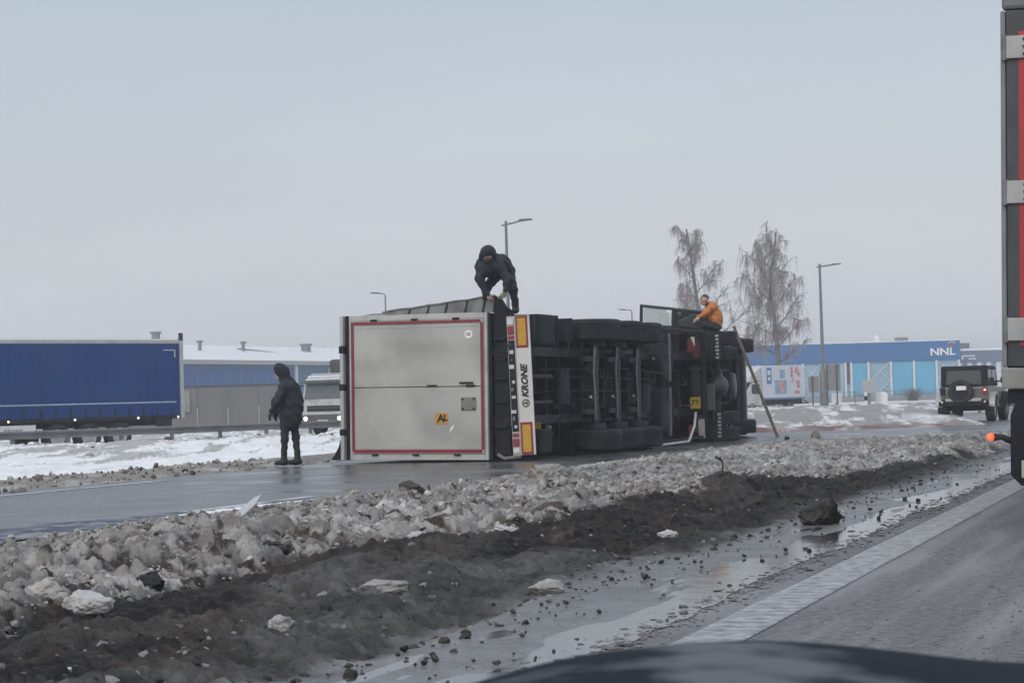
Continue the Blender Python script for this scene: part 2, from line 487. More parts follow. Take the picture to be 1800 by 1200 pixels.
ASPH2 = M('wet_main_road', (0.075, 0.078, 0.083), (0.045, 0.047, 0.05), rough=0.30, rvar=0.13, scale=0.5, lo=0.3, hi=0.7, bump=0.25, bscale=14, bdist=0.012,
          dirt_or_sheen=(0.15, 0.148, 0.145), dscale=0.5, dlo=0.5, dhi=0.72)
o = sheet('near_road', [(-2.75, -30), (-2.75, 75), (9, 75), (9, -30)], 0.0, ASPH); o.rotation_euler = (0, 0, ROADROT)
sheet('main_road', [LS(15.75, -30), LS(15.75, 52), LS(9.0, 52), LS(9.0, -30)], 0.002, ASPH2)
sheet('junction_road', [(-1.5, 41.5), (40, 41.0), (40, 66), (27, 90), (17.6, 90), (15.2, 72), (12.6, 58.5), (9, 55.9), (3.0, 55.9)], 0.006, ASPH2)
sheet('opposite_road', [(-60, 22), (-6.5, 83.5), (0.5, 92.0), (-14, 104), (-75, 34)], -0.29, ASPH2)
sheet('side_road', [(2, 112), (60, 104), (60, 118), (-2, 128)], -0.10, M('dirty_side_road', (0.20, 0.20, 0.205), (0.14, 0.14, 0.145), rough=0.5, scale=0.4, bump=0.2))

# painted lines
LINE = M('worn_white_line', (0.46, 0.47, 0.48), (0.26, 0.26, 0.265), rough=0.45, scale=9, lo=0.3, hi=0.7, bump=0.2, dirt_or_sheen=(0.13, 0.132, 0.136), dscale=14, dlo=0.36, dhi=0.70)
mb = MB(); s = 4.0
while s < 60:
    # rumble line: a thin painted base with raised cross ribs
    e0 = 1.96 + random.uniform(-.006, .006)
    p = [LS(e0, s), LS(e0 + 0.26, s), LS(e0 + 0.26, s + 0.085), LS(e0, s + 0.085)]
    h = 0.006
    top = [(x, y, h) for x, y in p]; bot = [(x, y, -0.02) for x, y in p]
    top = [(top[i][0] * 0.96 + sum(q[0] for q in p) / 4 * 0.04, top[i][1] * 0.96 + sum(q[1] for q in p) / 4 * 0.04, h) for i in range(4)]
    mb.add(bot + top, [(4,5,6,7),(0,1,5,4),(1,2,6,5),(2,3,7,6),(3,0,4,7)])
    s += 0.16
o = mb.build('rumble_strip', LINE); tag(o, kind='structure')
sheet('edge_line', [LS(1.955, -10), LS(1.955, 70), LS(2.24, 70), LS(2.24, -10)], 0.004, LINE)
LINE2 = M('wet_white_line', (0.55, 0.56, 0.575), (0.40, 0.41, 0.42), rough=0.35, scale=2.5, dirt_or_sheen=(0.12, 0.12, 0.125), dscale=1.2, dlo=0.5, dhi=0.68)
o = sheet('far_line', [LS(14.95, 18), LS(14.95, 27.5), LS(15.13, 27.5), LS(15.13, 18)], 0.008, LINE2)
sheet('road_line', [LS(9.98, 12.0), LS(9.98, 21.9), LS(10.16, 21.9), LS(10.16, 12.0)], 0.008, LINE2)

# verge between the carriageways: mud, slush and dug-up soil
MUD = M('verge_soil', (1, 1, 1), (0.55, 0.54, 0.53), rough=0.6, scale=3.0, lo=0.3, hi=0.7, bump=1.0, bscale=16, bdist=0.05, spec=.22, attr='Col')
def verge_boundary(S):
    return np.interp(S, [6, 7, 9, 10.5, 11.7, 13, 16, 19, 22, 30, 44], [4.7, 4.9, 5.6, 5.9, 5.5, 4.75, 4.75, 4.8, 4.3, 3.7, 3.1])
def verge_height(L, S):
    prof = np.interp(L, [2.2, 2.45, 2.9, 3.35, 3.8, 4.4, 5.0, 5.6, 6.3, 7.2, 8.2, 9.0, 9.5, 9.9], [-.05, -.02, .010, .02, .05, .11, .13, .09, .10, .105, .065, .02, -.01, -.05])
    fall = np.interp(S, [5, 10, 14, 18, 24, 45], [1.0, 1.0, .9, .6, .42, .35])
    z = prof.copy()
    g = lambda l0, s0, sl, ss: np.exp(-((L - l0) / sl) ** 2 - ((S - s0) / ss) ** 2)
    z += 0.22 * g(4.45, 19.0, 0.42, 1.9) + 0.09 * g(4.6, 15.5, 0.45, 1.5) + 0.10 * g(7.0, 21.5, 0.7, 1.5) + 0.07 * g(5.8, 12.6, 0.45, 1.3)
    z += 0.12 * g(6.3, 11.6, 0.5, 1.6) - 0.14 * g(5.55, 11.2, 0.42, 2.4) - 0.08 * g(5.0, 8.2, 0.4, 1.5)
    z = z * np.where(L > 3.4, 1 + (fall - 1) * smooth01((L - 3.4) / 1.0), 1)
    ends = smooth01((L - 2.75) / 0.9) * smooth01((9.6 - L) / 0.6) * (.4 + .6 * fall)
    z += 0.055 * fbm(S * 0.55, L * 2.1, 4) * ends
    z += 0.07 * (.35 + .65 * fall) * fbm(S * 1.5, L * 1.5, 5, 0.6) * smooth01((L - 3.2) / 0.8) * smooth01((9.7 - L) / 0.5)
    z += 0.03 * np.abs(fbm(S * 4.5, L * 4.5, 4, 0.6)) * smooth01((L - 3.0) / 0.8) * smooth01((9.7 - L) / 0.4)
    z += 0.02 * fbm(S * 0.9, L * 5.0, 4) * smooth01((L - 2.4) / 0.3)
    z += 0.05 * np.abs(fbm(S * 2.4 + 3, L * 2.8, 5, 0.65)) * smooth01((L - 3.3) / 0.6) * smooth01((9.4 - L) / 0.5)
    z += 0.11 * fbm(S * 0.35 + 40, L * 2.6, 3) * smooth01((L - 3.2) / 0.4) * smooth01((6.2 - L) / 0.6)
    z += 0.045 * (np.abs(fbm(S * 3.3 + 8, L * 4.2, 4, .6)) - .1) * smooth01((L - 3.3) / .4) * smooth01((5.8 - L) / .5)
    z += 0.022 * fbm(S * 9.0, L * 9.0, 3, 0.7) * smooth01((L - 3.2) / 0.5) * smooth01((9.6 - L) / 0.4)
    lum_ = np.maximum(0, vnoise(S * 13 + 3, L * 13) - .4) * .055 + np.maximum(0, vnoise(S * 6 + 9, L * 6.5) - .45) * .10
    z += lum_ * smooth01((L - verge_boundary(S) + .2) / .4) * smooth01((8.8 - L) / .8) * (.5 + .5 * fall)
    Yw = S * DY + L * DX
    end = smooth01((44.0 + 0.6 * fbm(L * 1.2, S * 0.3, 2) - Yw) / 3.0)
    return z * end - 0.05 * (1 - end)
def build_verge():
    sv = [4.0]
    while sv[-1] < 47: sv.append(sv[-1] * 1.0023)
    sv = np.array(sv); lv = np.arange(2.2, 9.95, 0.016)
    S, L = np.meshgrid(sv, lv, indexing='ij')
    z = verge_height(L, S)
    X, Y = LS_np(L, S)
    # clumps of ploughed slush that merge into each other, each clump dirty to its own degree
    wx = S + .045 * fbm(S * 7, L * 7, 3) + .02 * fbm(S * 23 + 5, L * 23, 2); wy = L + .045 * fbm(S * 7 + 31, L * 7 + 11, 3) + .02 * fbm(S * 23 + 9, L * 23 + 7, 2)
    def clumps(cell, q):
        d, ra, rb_ = worley(wx / cell + q, wy / cell + q * 1.7); r = .34 + .36 * ra
        return np.sqrt(np.clip(1 - (d / r) ** 2, 0, 1)) * (.35 + .65 * ra), rb_
    k1, t1 = clumps(.128, 3.1); k2, t2 = clumps(.062, 8.3); k3, t3 = clumps(.036, 15.7)
    bz = verge_boundary(S) + fbm(S * 0.8, L * 1.1, 4) * 0.55
    rz = smooth01((L - bz + .12) / .25) * smooth01((9.35 - L) / .25); mz = smooth01((L - 3.25) / .5) * (1 - rz)
    endz = smooth01((43.6 - (S * DY + L * DX)) / 1.5)
    tap = .35 + .65 * smooth01((8.9 - L) / 1.2)
    z = z + tap * ((.055 * k1 * (t1 > .35) + .036 * k2 + .014 * k3) * rz + (.022 * k1 * (t1 > .6) + .020 * k2 * (t2 > .4) + .010 * k3) * mz) * endz
    n1 = fbm(S * 0.8, L * 1.1, 4); n2 = fbm(S * 2.6, L * 2.6, 4); n3 = fbm(S * 0.35, L * 2.5, 4)
    b = verge_boundary(S) + n1 * 0.55
    film = np.array([0.17, 0.172, 0.175]); gmud = np.array([0.060, 0.058, 0.056]); soil = np.array([0.022, 0.019, 0.018]); brown = np.array([0.050, 0.040, 0.033]); rub = np.array([0.27, 0.255, 0.24]); light = np.array([0.60, 0.60, 0.60])
    c = np.tile(film, (L.size, 1)).reshape(L.shape + (3,))
    def lay(c, w, colr): w = np.clip(w, 0, 1)[..., None]; return c * (1 - w) + colr * w
    c = lay(c, smooth01((n3 - 0.05) / 0.2) * 0.6 * (L < 3.6), np.array([0.24, 0.245, 0.25]))
    wm = smooth01((L - np.interp(S, [10, 18, 28, 44], [3.35, 3.2, 2.85, 2.7]) + n2 * 0.25) / 0.3); c = lay(c, wm * smooth01((S - 4) / 2), gmud)
    near_grey = smooth01((14 - S) / 3) * smooth01((L - 3.5) / 0.4) * smooth01((5.2 - L) / 0.4)
    c = lay(c, near_grey * smooth01((n2 + 0.1) / 0.25) * 0.55, np.array([0.15, 0.145, 0.14]))
    wsl = smooth01((L - (b - 1.25)) / 0.3); c = lay(c, wsl, soil)
    c = lay(c, wsl * smooth01((n2 - 0.02) / 0.2) * 0.7, brown)
    c = lay(c, smooth01((n3 - 0.1) / 0.15) * smooth01((L - 3.6) / 0.3) * 0.4, np.array([0.11, 0.1, 0.09]))
    wr = smooth01((L - b) / 0.3); c = lay(c, wr, rub)
    c = lay(c, wr * smooth01((n1 + n2 * 0.4 - 0.12) / 0.2) * 0.6, np.array([0.15, 0.125, 0.105]))
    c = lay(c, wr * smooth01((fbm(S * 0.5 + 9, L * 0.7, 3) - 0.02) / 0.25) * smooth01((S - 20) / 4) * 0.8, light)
    tt_ = np.where((k1 > .05) & (t1 > .35), t1, np.where(k2 > .03, t2, t3))
    pal = np.array([.17, .15, .13]) * (1 - tt_[..., None]) ** 1.2 + np.array([.66, .645, .63]) * tt_[..., None] ** 1.2
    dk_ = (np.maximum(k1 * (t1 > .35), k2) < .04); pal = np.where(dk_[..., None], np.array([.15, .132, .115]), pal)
    pal = pal * (.72 + .28 * smooth01((fbm(S * 0.5 + 9, L * 0.7, 3) + .1) / .3))[..., None]
    pal = np.where((((t1 < .17) & (k1 > .1)) | ((t2 < .13) & (k2 > .05) & (t1 < .5)))[..., None], np.array([.055, .044, .037]), pal)
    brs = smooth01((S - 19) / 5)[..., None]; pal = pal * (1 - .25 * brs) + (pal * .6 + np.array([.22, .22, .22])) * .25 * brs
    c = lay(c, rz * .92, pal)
    c = c * (1 + mz * (t2 - .5) * .7 * (k2 > .03))[..., None]
    rough = 0.28 + 0.47 * smooth01((L - 3.1) / 0.6) + 0.1 * n2
    rough = np.clip(rough, 0.15, 0.85)
    col = np.concatenate([c.reshape(-1, 3), rough.reshape(-1, 1)], 1)
    V = np.stack([X.ravel(), Y.ravel(), z.ravel()], 1)
    ny, nx = L.shape
    i, j = np.meshgrid(np.arange(ny - 1), np.arange(nx - 1), indexing='ij'); a = (i * nx + j).ravel()
    F = np.stack([a, a + nx, a + nx + 1, a + 1], 1)
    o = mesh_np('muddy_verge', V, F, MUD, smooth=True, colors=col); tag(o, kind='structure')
build_verge()
WATER = M('puddle_water', (0.05, 0.052, 0.055), (0.04, 0.042, 0.045), rough=0.09, scale=1.0, bump=0.12, bscale=4.0, bdist=0.012, spec=0.5)
_e = [3 + 0.04 * i for i in range(1400)]
_shore = [LS(2.46 + 0.10 * float(fbm(np.array([q * .8]), np.array([3.3]), 4)[0]) + 0.07 * float(fbm(np.array([q * 3.]), np.array([7.3]), 5, .7)[0]), q) for q in _e]
sheet('roadside_water', _shore + [LS(3.2, _e[-1]), LS(3.2, 3)], 0.0045, WATER)
sheet('ditch_water', [LS(9.35, 6), LS(9.35, 15.6), LS(9.9, 15.6), LS(10.25, 6)], 0.009, WATER)

# broken snow, ice and soil on the verge: far too many pieces to count
bm = bmesh.new(); bmesh.ops.create_icosphere(bm, subdivisions=1, radius=1.0)
ICO0_V = np.array([v.co[:] for v in bm.verts]); ICO0_F = np.array([[v.index for v in f.verts] for f in bm.faces]); bm.free()
bm = bmesh.new(); bmesh.ops.create_icosphere(bm, subdivisions=2, radius=1.0)
ICO1_V = np.array([v.co[:] for v in bm.verts]); ICO1_F = np.array([[v.index for v in f.verts] for f in bm.faces]); bm.free()
bm = bmesh.new(); bmesh.ops.create_icosphere(bm, subdivisions=4, radius=1.0)
ICO3_V = np.array([v.co[:] for v in bm.verts]); ICO3_F = np.array([[v.index for v in f.verts] for f in bm.faces]); bm.free()
def rand_rot(n):
    q = RNG.normal(size=(n, 4)); q /= np.linalg.norm(q, axis=1)[:, None]
    w, x, y, z = q.T
    return np.stack([np.stack([1-2*(y*y+z*z), 2*(x*y-w*z), 2*(x*z+w*y)], 1), np.stack([2*(x*y+w*z), 1-2*(x*x+z*z), 2*(y*z-w*x)], 1), np.stack([2*(x*z-w*y), 2*(y*z+w*x), 1-2*(x*x+y*y)], 1)], 1)
def rock_shapes(V, n):
    out = []
    for _ in range(n):
        v = V.copy()
        for _k in range(7):                       # cut flat facets
            d = RNG.normal(size=3); d /= np.linalg.norm(d); c = RNG.uniform(0.45, 0.85)
            p = v @ d; v = v - np.outer(np.maximum(p - c, 0), d)
        v = v * RNG.uniform(0.9, 1.08, (len(v), 1)) * RNG.uniform(0.55, 1.15, 3)
        out.append(v)
    return np.array(out)
ROCKS0 = rock_shapes(ICO0_V, 24); ROCKS1 = rock_shapes(ICO1_V, 24)
CHUNK = M('broken_snow', (1, 1, 1), (0.78, 0.77, 0.76), rough=0.7, scale=9.0, bump=0.35, bscale=30, bdist=0.02, attr='Col')
def chunks(name, L, S, size, col, rough, hi=False, sink=0.25, smooth=False):
    n = len(L); shp = (ROCKS1 if hi else ROCKS0)[RNG.integers(0, 24, n)]
    F0 = ICO1_F if hi else ICO0_F
    rot = rand_rot(n)
    v = np.einsum('nij,nkj->nki', rot, shp) * size[:, None, None]
    v[:, :, 2] *= 0.8
    X, Y = LS_np(L, S); z = verge_height(L, S) + size * sink
    v += np.stack([X, Y, z], 1)[:, None, :]
    nv = F0.max() + 1
    F = (F0[None] + (np.arange(n) * nv)[:, None, None]).reshape(-1, 3)
    cc = np.concatenate([np.repeat(col, nv, 0), np.repeat(rough[:, None], nv, 0)], 1)
    o = mesh_np(name, v.reshape(-1, 3), F, CHUNK, smooth=smooth, colors=cc); tag(o, kind='stuff')
    return o
def scatter(n, lo, hi, s0=5.5, s1=43.5):
    u = RNG.random(n); S = (s0 ** 0.35 + u * (s1 ** 0.35 - s0 ** 0.35)) ** (1 / 0.35)
    return RNG.uniform(lo, hi, n), S
def snowcol(n, dark=0.1, a=(0.24, 0.22, 0.20), b=(0.60, 0.60, 0.60)):
    t = RNG.random((n, 1)) ** 1.3; c = np.array(a) * (1 - t) + np.array(b) * t
    d = RNG.random(n) < dark; c[d] = np.array([0.07, 0.055, 0.045]) * RNG.uniform(0.6, 1.8, (d.sum(), 1))
    return c
l, s = scatter(70000, 3.4, 9.5)
nz = fbm(s * 0.8, l * 1.1, 4)
k = (l > verge_boundary(s) + nz * 0.55 - 0.1) & (s * DY + l * DX < 43.3) & ((l < 9.0) | (RNG.random(len(l)) < 0.3))
l, s = l[k], s[k]
sz = np.exp(RNG.normal(np.log(0.0165), 0.55, len(l))); sz = np.clip(sz, 0.008, 0.075) * np.interp(s, [5, 22, 30, 44], [1.0, 1.0, .85, .85])
k = RNG.random(len(l)) < np.interp(s, [5, 22, 28, 44], [1, 1, .6, .5]); l, s, sz = l[k], s[k], sz[k]
patch = fbm(s * 0.5 + 9, l * 0.7, 3)
c = snowcol(len(l), 0.13, (0.27, 0.245, 0.22), (0.64, 0.625, 0.61)); dk = smooth01((0.08 - patch) / 0.25)[:, None] * 0.32
c = c * (1 - dk)
c = np.where((s[:, None] > 19) & (l[:, None] > 5.3), np.minimum(c * 1.25, 0.72), c)
chunks('snow_rubble', l, s, sz * .72, c, np.full(len(l), 0.8), sink=0.9)
l, s = scatter(120, 4.3, 9.2)
k = (l > verge_boundary(s) + 0.1) & (s * DY + l * DX < 42.5); l, s = l[k], s[k]
chunks('snow_lumps', l, s, RNG.uniform(.035, .085, len(l)) * np.interp(s, [5, 30], [.8, 1.2]), snowcol(len(l), 0.22, (0.2, 0.18, 0.16), (0.62, 0.61, 0.6)), np.full(len(l), 0.75), hi=True, sink=0.1)
l, s = scatter(12000, 3.05, 6.2)
k = (l < verge_boundary(s) + 0.2) & (l > 3.0 + RNG.random(len(l)) ** 2 * 1.2) & (s * DY + l * DX < 43)
l, s = l[k], s[k]; sz = np.clip(np.exp(RNG.normal(np.log(0.013), 0.6, len(l))), 0.005, 0.05)
c = np.array([0.034, 0.030, 0.028]) * RNG.uniform(0.5, 1.8, (len(l), 1))
wh = RNG.random(len(l)) < 0.05; c[wh] = snowcol(wh.sum(), 0)
l2, s2 = scatter(2200, 3.5, 5.6, 5.5, 17)
k2 = (fbm(s2 * .9 + 4, l2 * 2.2, 4) > 0.10) & (l2 < verge_boundary(s2)); l2, s2 = l2[k2], s2[k2]
chunks('snow_crumbs', l2, s2, np.clip(np.exp(RNG.normal(np.log(0.012), 0.6, len(l2))), .005, .045), snowcol(len(l2), .1, (.09, .088, .086), (.3, .3, .3)), np.full(len(l2), .75), sink=.1)
chunks('soil_crumbs', l, s, sz, c, np.full(len(l), 0.85), sink=0.0)
l, s = scatter(420, 2.3, 3.4, 7, 30)
sz = np.clip(np.exp(RNG.normal(np.log(0.010), 0.5, len(l))), 0.005, 0.035)
chunks('gravel_crumbs', l, s, sz, np.array([0.04, 0.038, 0.036]) * RNG.uniform(0.5, 1.6, (len(l), 1)), np.full(len(l), 0.5), sink=0.6)

def streaks(n):
    S = 7.5 + 22 * RNG.random(n) ** 1.6; L = np.where(RNG.random(n) < .6, RNG.normal(0.95, 0.16, n), RNG.uniform(-.6, 1.85, n))
    size = np.clip(np.exp(RNG.normal(np.log(0.011), 0.5, n)), .004, .03)
    shp = ROCKS0[RNG.integers(0, 24, n)] * np.array([.5, 2.2, .16])
    a = -math.atan2(DX, DY) + RNG.normal(0, .12, n); ca, sa = np.cos(a), np.sin(a); z0 = np.zeros(n); o1 = np.ones(n)
    rot = np.stack([np.stack([ca, -sa, z0], 1), np.stack([sa, ca, z0], 1), np.stack([z0, z0, o1], 1)], 1)
    X, Y = LS_np(L, S); v = np.einsum('nij,nkj->nki', rot, shp) * size[:, None, None] + np.stack([X, Y, size * .05], 1)[:, None, :]
    nv = len(ICO0_V); F = (ICO0_F[None] + (np.arange(n) * nv)[:, None, None]).reshape(-1, 3)
    t = RNG.random((n, 1)); c = np.array([.055, .05, .048]) * (1 - t) + np.array([.27, .265, .26]) * t
    o = mesh_np('slush_streaks', v.reshape(-1, 3), F, CHUNK, colors=np.repeat(np.concatenate([c, np.full((n, 1), .6)], 1), nv, 0)); tag(o, kind='stuff')
streaks(2600)
def edge_slush(n):
    S = 7.5 + 30 * RNG.random(n) ** 1.5; L = 2.46 + RNG.normal(0, .075, n)
    size = np.clip(np.exp(RNG.normal(np.log(0.011), 0.6, n)), .004, .04)
    shp = ROCKS0[RNG.integers(0, 24, n)] * np.array([1.2, 1.2, .3])
    X, Y = LS_np(L, S); v = shp * size[:, None, None]
    v = v @ np.array([[DY, DX, 0], [-DX, DY, 0], [0, 0, 1]]) + np.stack([X, Y, .003 + size * .05], 1)[:, None, :]
    nv = len(ICO0_V); F = (ICO0_F[None] + (np.arange(n) * nv)[:, None, None]).reshape(-1, 3)
    t = RNG.random((n, 1)); c = np.array([.05, .048, .046]) * (1 - t) + np.array([.24, .24, .24]) * t
    o = mesh_np('edge_slush', v.reshape(-1, 3), F, CHUNK, colors=np.repeat(np.concatenate([c, np.full((n, 1), .5)], 1), nv, 0)); tag(o, kind='stuff')
edge_slush(2600)

# the lumps that stand out, each a thing of its own
def lump(name, label, cat, L, S, size, colr, sq=(1, 1, 0.75), group=None, sink=0.2, rz=0.0, rough=0.6):
    v = ICO3_V.copy(); k_ = RNG.uniform(0, 50)
    n_ = fbm(v[:, 0] * 1.7 + k_, v[:, 1] * 1.7 + v[:, 2] * 1.3, 3) + 0.8 * fbm(v[:, 2] * 3.1 + k_, v[:, 0] * 3.1 - v[:, 1] * 2.2, 4, 0.7)
    for _k in range(6):
        d_ = RNG.normal(size=3); d_ /= np.linalg.norm(d_); p_ = v @ d_; v = v - np.outer(np.maximum(p_ - RNG.uniform(.6, .9), 0), d_)
    v = v * (1 + 0.30 * n_[:, None]) * np.array(sq) * size * 0.72
    o = mesh_np(name, v, ICO3_F, CHUNK, colors=np.tile(np.array([*colr, rough]), (len(v), 1)))
    x, y = LS(L, S); z = float(verge_height(np.array([L]), np.array([S]))[0])
    o.location = (x, y, z + size * sink); o.rotation_euler = (0, 0, rz)
    return tag(o, label, cat, group)
SOILC = (0.024, 0.021, 0.019); BRN = (0.06, 0.045, 0.035); ICEC = (0.50, 0.505, 0.51); DSN = (0.42, 0.40, 0.38)
lump('soil_clod', 'pointed black clod of soil lying beside the bright water strip', 'clod', 3.02, 16.2, 0.20, SOILC, (1.35, 0.8, 0.85), 'clods of dug-up soil', 0.3, 0.3)
lump('soil_clod', 'dark soil hump topping the ridge with a small twig sticking out', 'clod', 4.55, 19.2, 0.24, SOILC, (1.5, 1.0, 0.6), 'clods of dug-up soil', 0.1, 0.5)
lump('soil_clod', 'brown conical clod at the border of pale rubble and dark mud', 'clod', 4.75, 14.6, 0.17, BRN, (1.1, 0.9, 0.8), 'clods of dug-up soil', 0.25)
lump('soil_clod', 'dark clod beside the pale plastic shard', 'clod', 5.75, 11.9, 0.12, SOILC, (1.2, 1, 0.8), 'clods of dug-up soil', 0.3)
lump('soil_clod', 'black square clod on the rim of the dug trench lower down', 'clod', 5.75, 10.3, 0.10, SOILC, (1.2, 1, 1), 'clods of dug-up soil', 0.4)
lump('soil_clod', 'round brown clod where two snow lumps meet the trench end', 'clod', 5.1, 12.2, 0.09, BRN, (1, 1, 1), 'clods of dug-up soil', 0.4)
lump('soil_clod', 'brown clod on the pale rubble halfway up the snow heap', 'clod', 7.9, 19.6, 0.16, BRN, (1.2, 0.9, 0.8), 'clods of dug-up soil', 0.5)
lump('snow_mound', 'largest dirty snow block on top of the rubble behind the soil ridge', 'snow block', 7.0, 21.5, 0.36, (0.30, 0.285, 0.27), (1.3, 1.0, 0.62), 'blocks of ploughed snow', 0.15, 0.6)
lump('snow_block', 'white ice block alone on the dark mud slope', 'snow block', 4.96, 12.4, 0.075, ICEC, (1.4, 0.9, 0.8), 'blocks of ploughed snow', 0.5)
lump('snow_block', 'wide white snow block with pebbly top at the edge of dark soil', 'snow block', 4.55, 12.9, 0.10, ICEC, (1.5, 0.9, 0.7), 'blocks of ploughed snow', 0.4)
lump('snow_block', 'pair-like white ice lump at the lower frame edge', 'snow block', 4.62, 7.75, 0.105, ICEC, (1.3, 0.9, 0.8), 'blocks of ploughed snow', 0.5)
lump('snow_block', 'rounded grey snow ball on grey mud near the lower frame edge', 'snow block', 3.98, 8.3, 0.075, (0.36, 0.36, 0.36), (1.1, 1, 0.9), 'blocks of ploughed snow', 0.5)
lump('snow_block', 'flat tilted snow slab on the near grey mud bank', 'snow block', 4.15, 9.9, 0.12, (0.33, 0.32, 0.31), (1.7, 0.8, 0.45), 'blocks of ploughed snow', 0.4, 0.4)
lump('snow_block', 'grey snow block at the shore of the slushy water film', 'snow block', 3.42, 10.4, 0.085, (0.36, 0.36, 0.36), (1.5, 0.9, 0.7), 'blocks of ploughed snow', 0.4)
lump('snow_block', 'small white block beside the film of meltwater under the mud slope', 'snow block', 3.75, 14.2, 0.07, ICEC, (1.4, 0.9, 0.8), 'blocks of ploughed snow', 0.5)
lump('snow_block', 'beige snow block on the near tip of the pale rubble', 'snow block', 5.75, 9.2, 0.12, DSN, (1.4, 1, 0.8), 'blocks of ploughed snow', 0.4)
def road_lump(label, x, y, size, colr):
    v = ROCKS1[int(RNG.integers(0, 24))] * size
    o = mesh_np('soil_clod', v, ICO1_F, CHUNK, colors=np.tile(np.array([*colr, 0.6]), (len(v), 1)))
    o.location = (x, y, size * 0.45); tag(o, label, 'clod', 'clods of dug-up soil')
road_lump('black clod on the asphalt near the foot of the ladder', 6.05, 45.6, 0.11, SOILC)
road_lump('grey snow-dusted clod on the asphalt right of the black one', 6.75, 46.0, 0.15, (0.16, 0.155, 0.15))

# pale plastic shard, twig, straw, blue sheet painted as a puddle reflection
sh = MB(); prf = [(-.15, -.01), (-.05, -.03), (.06, -.025), (.14, 0.01), (.08, .03), (-.05, .028)]
sh.prism(prf, 'z', -0.006, 0.006)
x, y = LS(6.28, 12.6); o = sh.build('plastic_shard', M('pale_plastic', (0.46, 0.50, 0.55), (0.36, 0.4, 0.45), rough=0.3, scale=6), bevel=0.003)
o.location = (x, y, float(verge_height(np.array([6.28]), np.array([12.6]))[0]) + 0.08); o.rotation_euler = (R_(50), R_(-38), R_(10))
tag(o, 'pale blue-grey plastic shard stuck aslant in the dark soil', 'plastic shard')
x, y = LS(4.5, 19.1); zz = float(verge_height(np.array([4.5]), np.array([19.1]))[0])
tw = MB(); tw.tube([(0, 0, 0), (0.01, 0, 0.10), (-0.02, 0, 0.17)], [0.009, 0.008, 0.006], 6); tw.tube([(0.01, 0, 0.12), (-0.06, 0.0, 0.17)], [0.008, 0.013], 6)
o = tw.build('twig', M('dark_bark', (0.02, 0.018, 0.016), rough=0.8)); o.location = (x, y, zz + 0.06); tag(o, 'short black twig upright on the dark soil hump', 'twig')
STRAW = M('dry_straw', (0.15, 0.11, 0.07), (0.09, 0.066, 0.042), rough=0.8)
st = MB()
for _ in range(330):
    k = random.random()
    if k < 0.55: L0, S0 = random.gauss(4.35, 0.4), random.gauss(18.6, 3.0)
    elif k < 0.8: L0, S0 = random.gauss(5.75, 0.25), random.gauss(12.4, 0.6)
    else: L0, S0 = random.gauss(5.2, 0.4), random.uniform(12, 38)
    if L0 < 3.4: continue
    zz = float(verge_height(np.array([L0]), np.array([S0]))[0]); x, y = LS(L0, S0)
    a = random.uniform(0, 6.28); r = random.uniform(.05, .22); up = random.uniform(0.0, .09)
    st.tube([(x, y, zz - .01), (x + math.cos(a) * r * .5, y + math.sin(a) * r * .5, zz + up), (x + math.cos(a) * r, y + math.sin(a) * r, zz + up * random.uniform(.2, .9))], [.003, .003, .0015], 3)
o = st.build('dry_grass', STRAW); tag(o, kind='stuff')
REFL_BLUE = M('blue_reflection_paint', (0.018, 0.028, 0.075), (0.012, 0.018, 0.05), rough=.4, rvar=.1, spec=.25, scale=2.5, bump=.5, bscale=5, bdist=.03, dirt_or_sheen=(.19, .19, .2), dscale=3.0, dlo=.5, dhi=.62)  # blue put into the colour to stand for a puddle reflection
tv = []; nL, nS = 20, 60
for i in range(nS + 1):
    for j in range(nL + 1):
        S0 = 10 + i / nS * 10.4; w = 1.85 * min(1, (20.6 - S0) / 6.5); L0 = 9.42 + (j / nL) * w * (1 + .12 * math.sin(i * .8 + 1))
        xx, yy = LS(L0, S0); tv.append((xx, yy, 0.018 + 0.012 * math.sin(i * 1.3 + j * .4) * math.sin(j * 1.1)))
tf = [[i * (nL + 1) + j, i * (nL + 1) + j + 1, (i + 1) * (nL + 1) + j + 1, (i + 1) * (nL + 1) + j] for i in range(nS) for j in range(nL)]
o = mesh_np('reflection_sheet', tv, tf, REFL_BLUE, smooth=True); tag(o, 'dark blue sheet, coloured as a puddle reflection, along the road edge by the rubble', 'reflection_sheet')
sn = MB(); 
for (S0, S1, w) in ((17.0, 20.8, 0.36),):
    n = 60
    vs = []
    for i in range(n + 1):
        S_ = S0 + (S1 - S0) * i / n; ww = w * math.sin(math.pi * min(1, max(0, i / n))) ** 0.5 * (0.8 + 0.3 * math.sin(i * .9) + .2 * math.sin(i * 2.7))
        for q in (0, .3, .7, 1):
            X_, Y_ = LS(9.45 + q * max(ww, .02), S_); vs.append((X_, Y_, .01 + (.022 if 0 < q < 1 else 0)))
    sn.add(vs, [(i * 4 + j, i * 4 + j + 1, (i + 1) * 4 + j + 1, (i + 1) * 4 + j) for i in range(n) for j in range(3)])
o = sn.build('snow_strip', SNOW, smooth=True); tag(o, kind='structure')
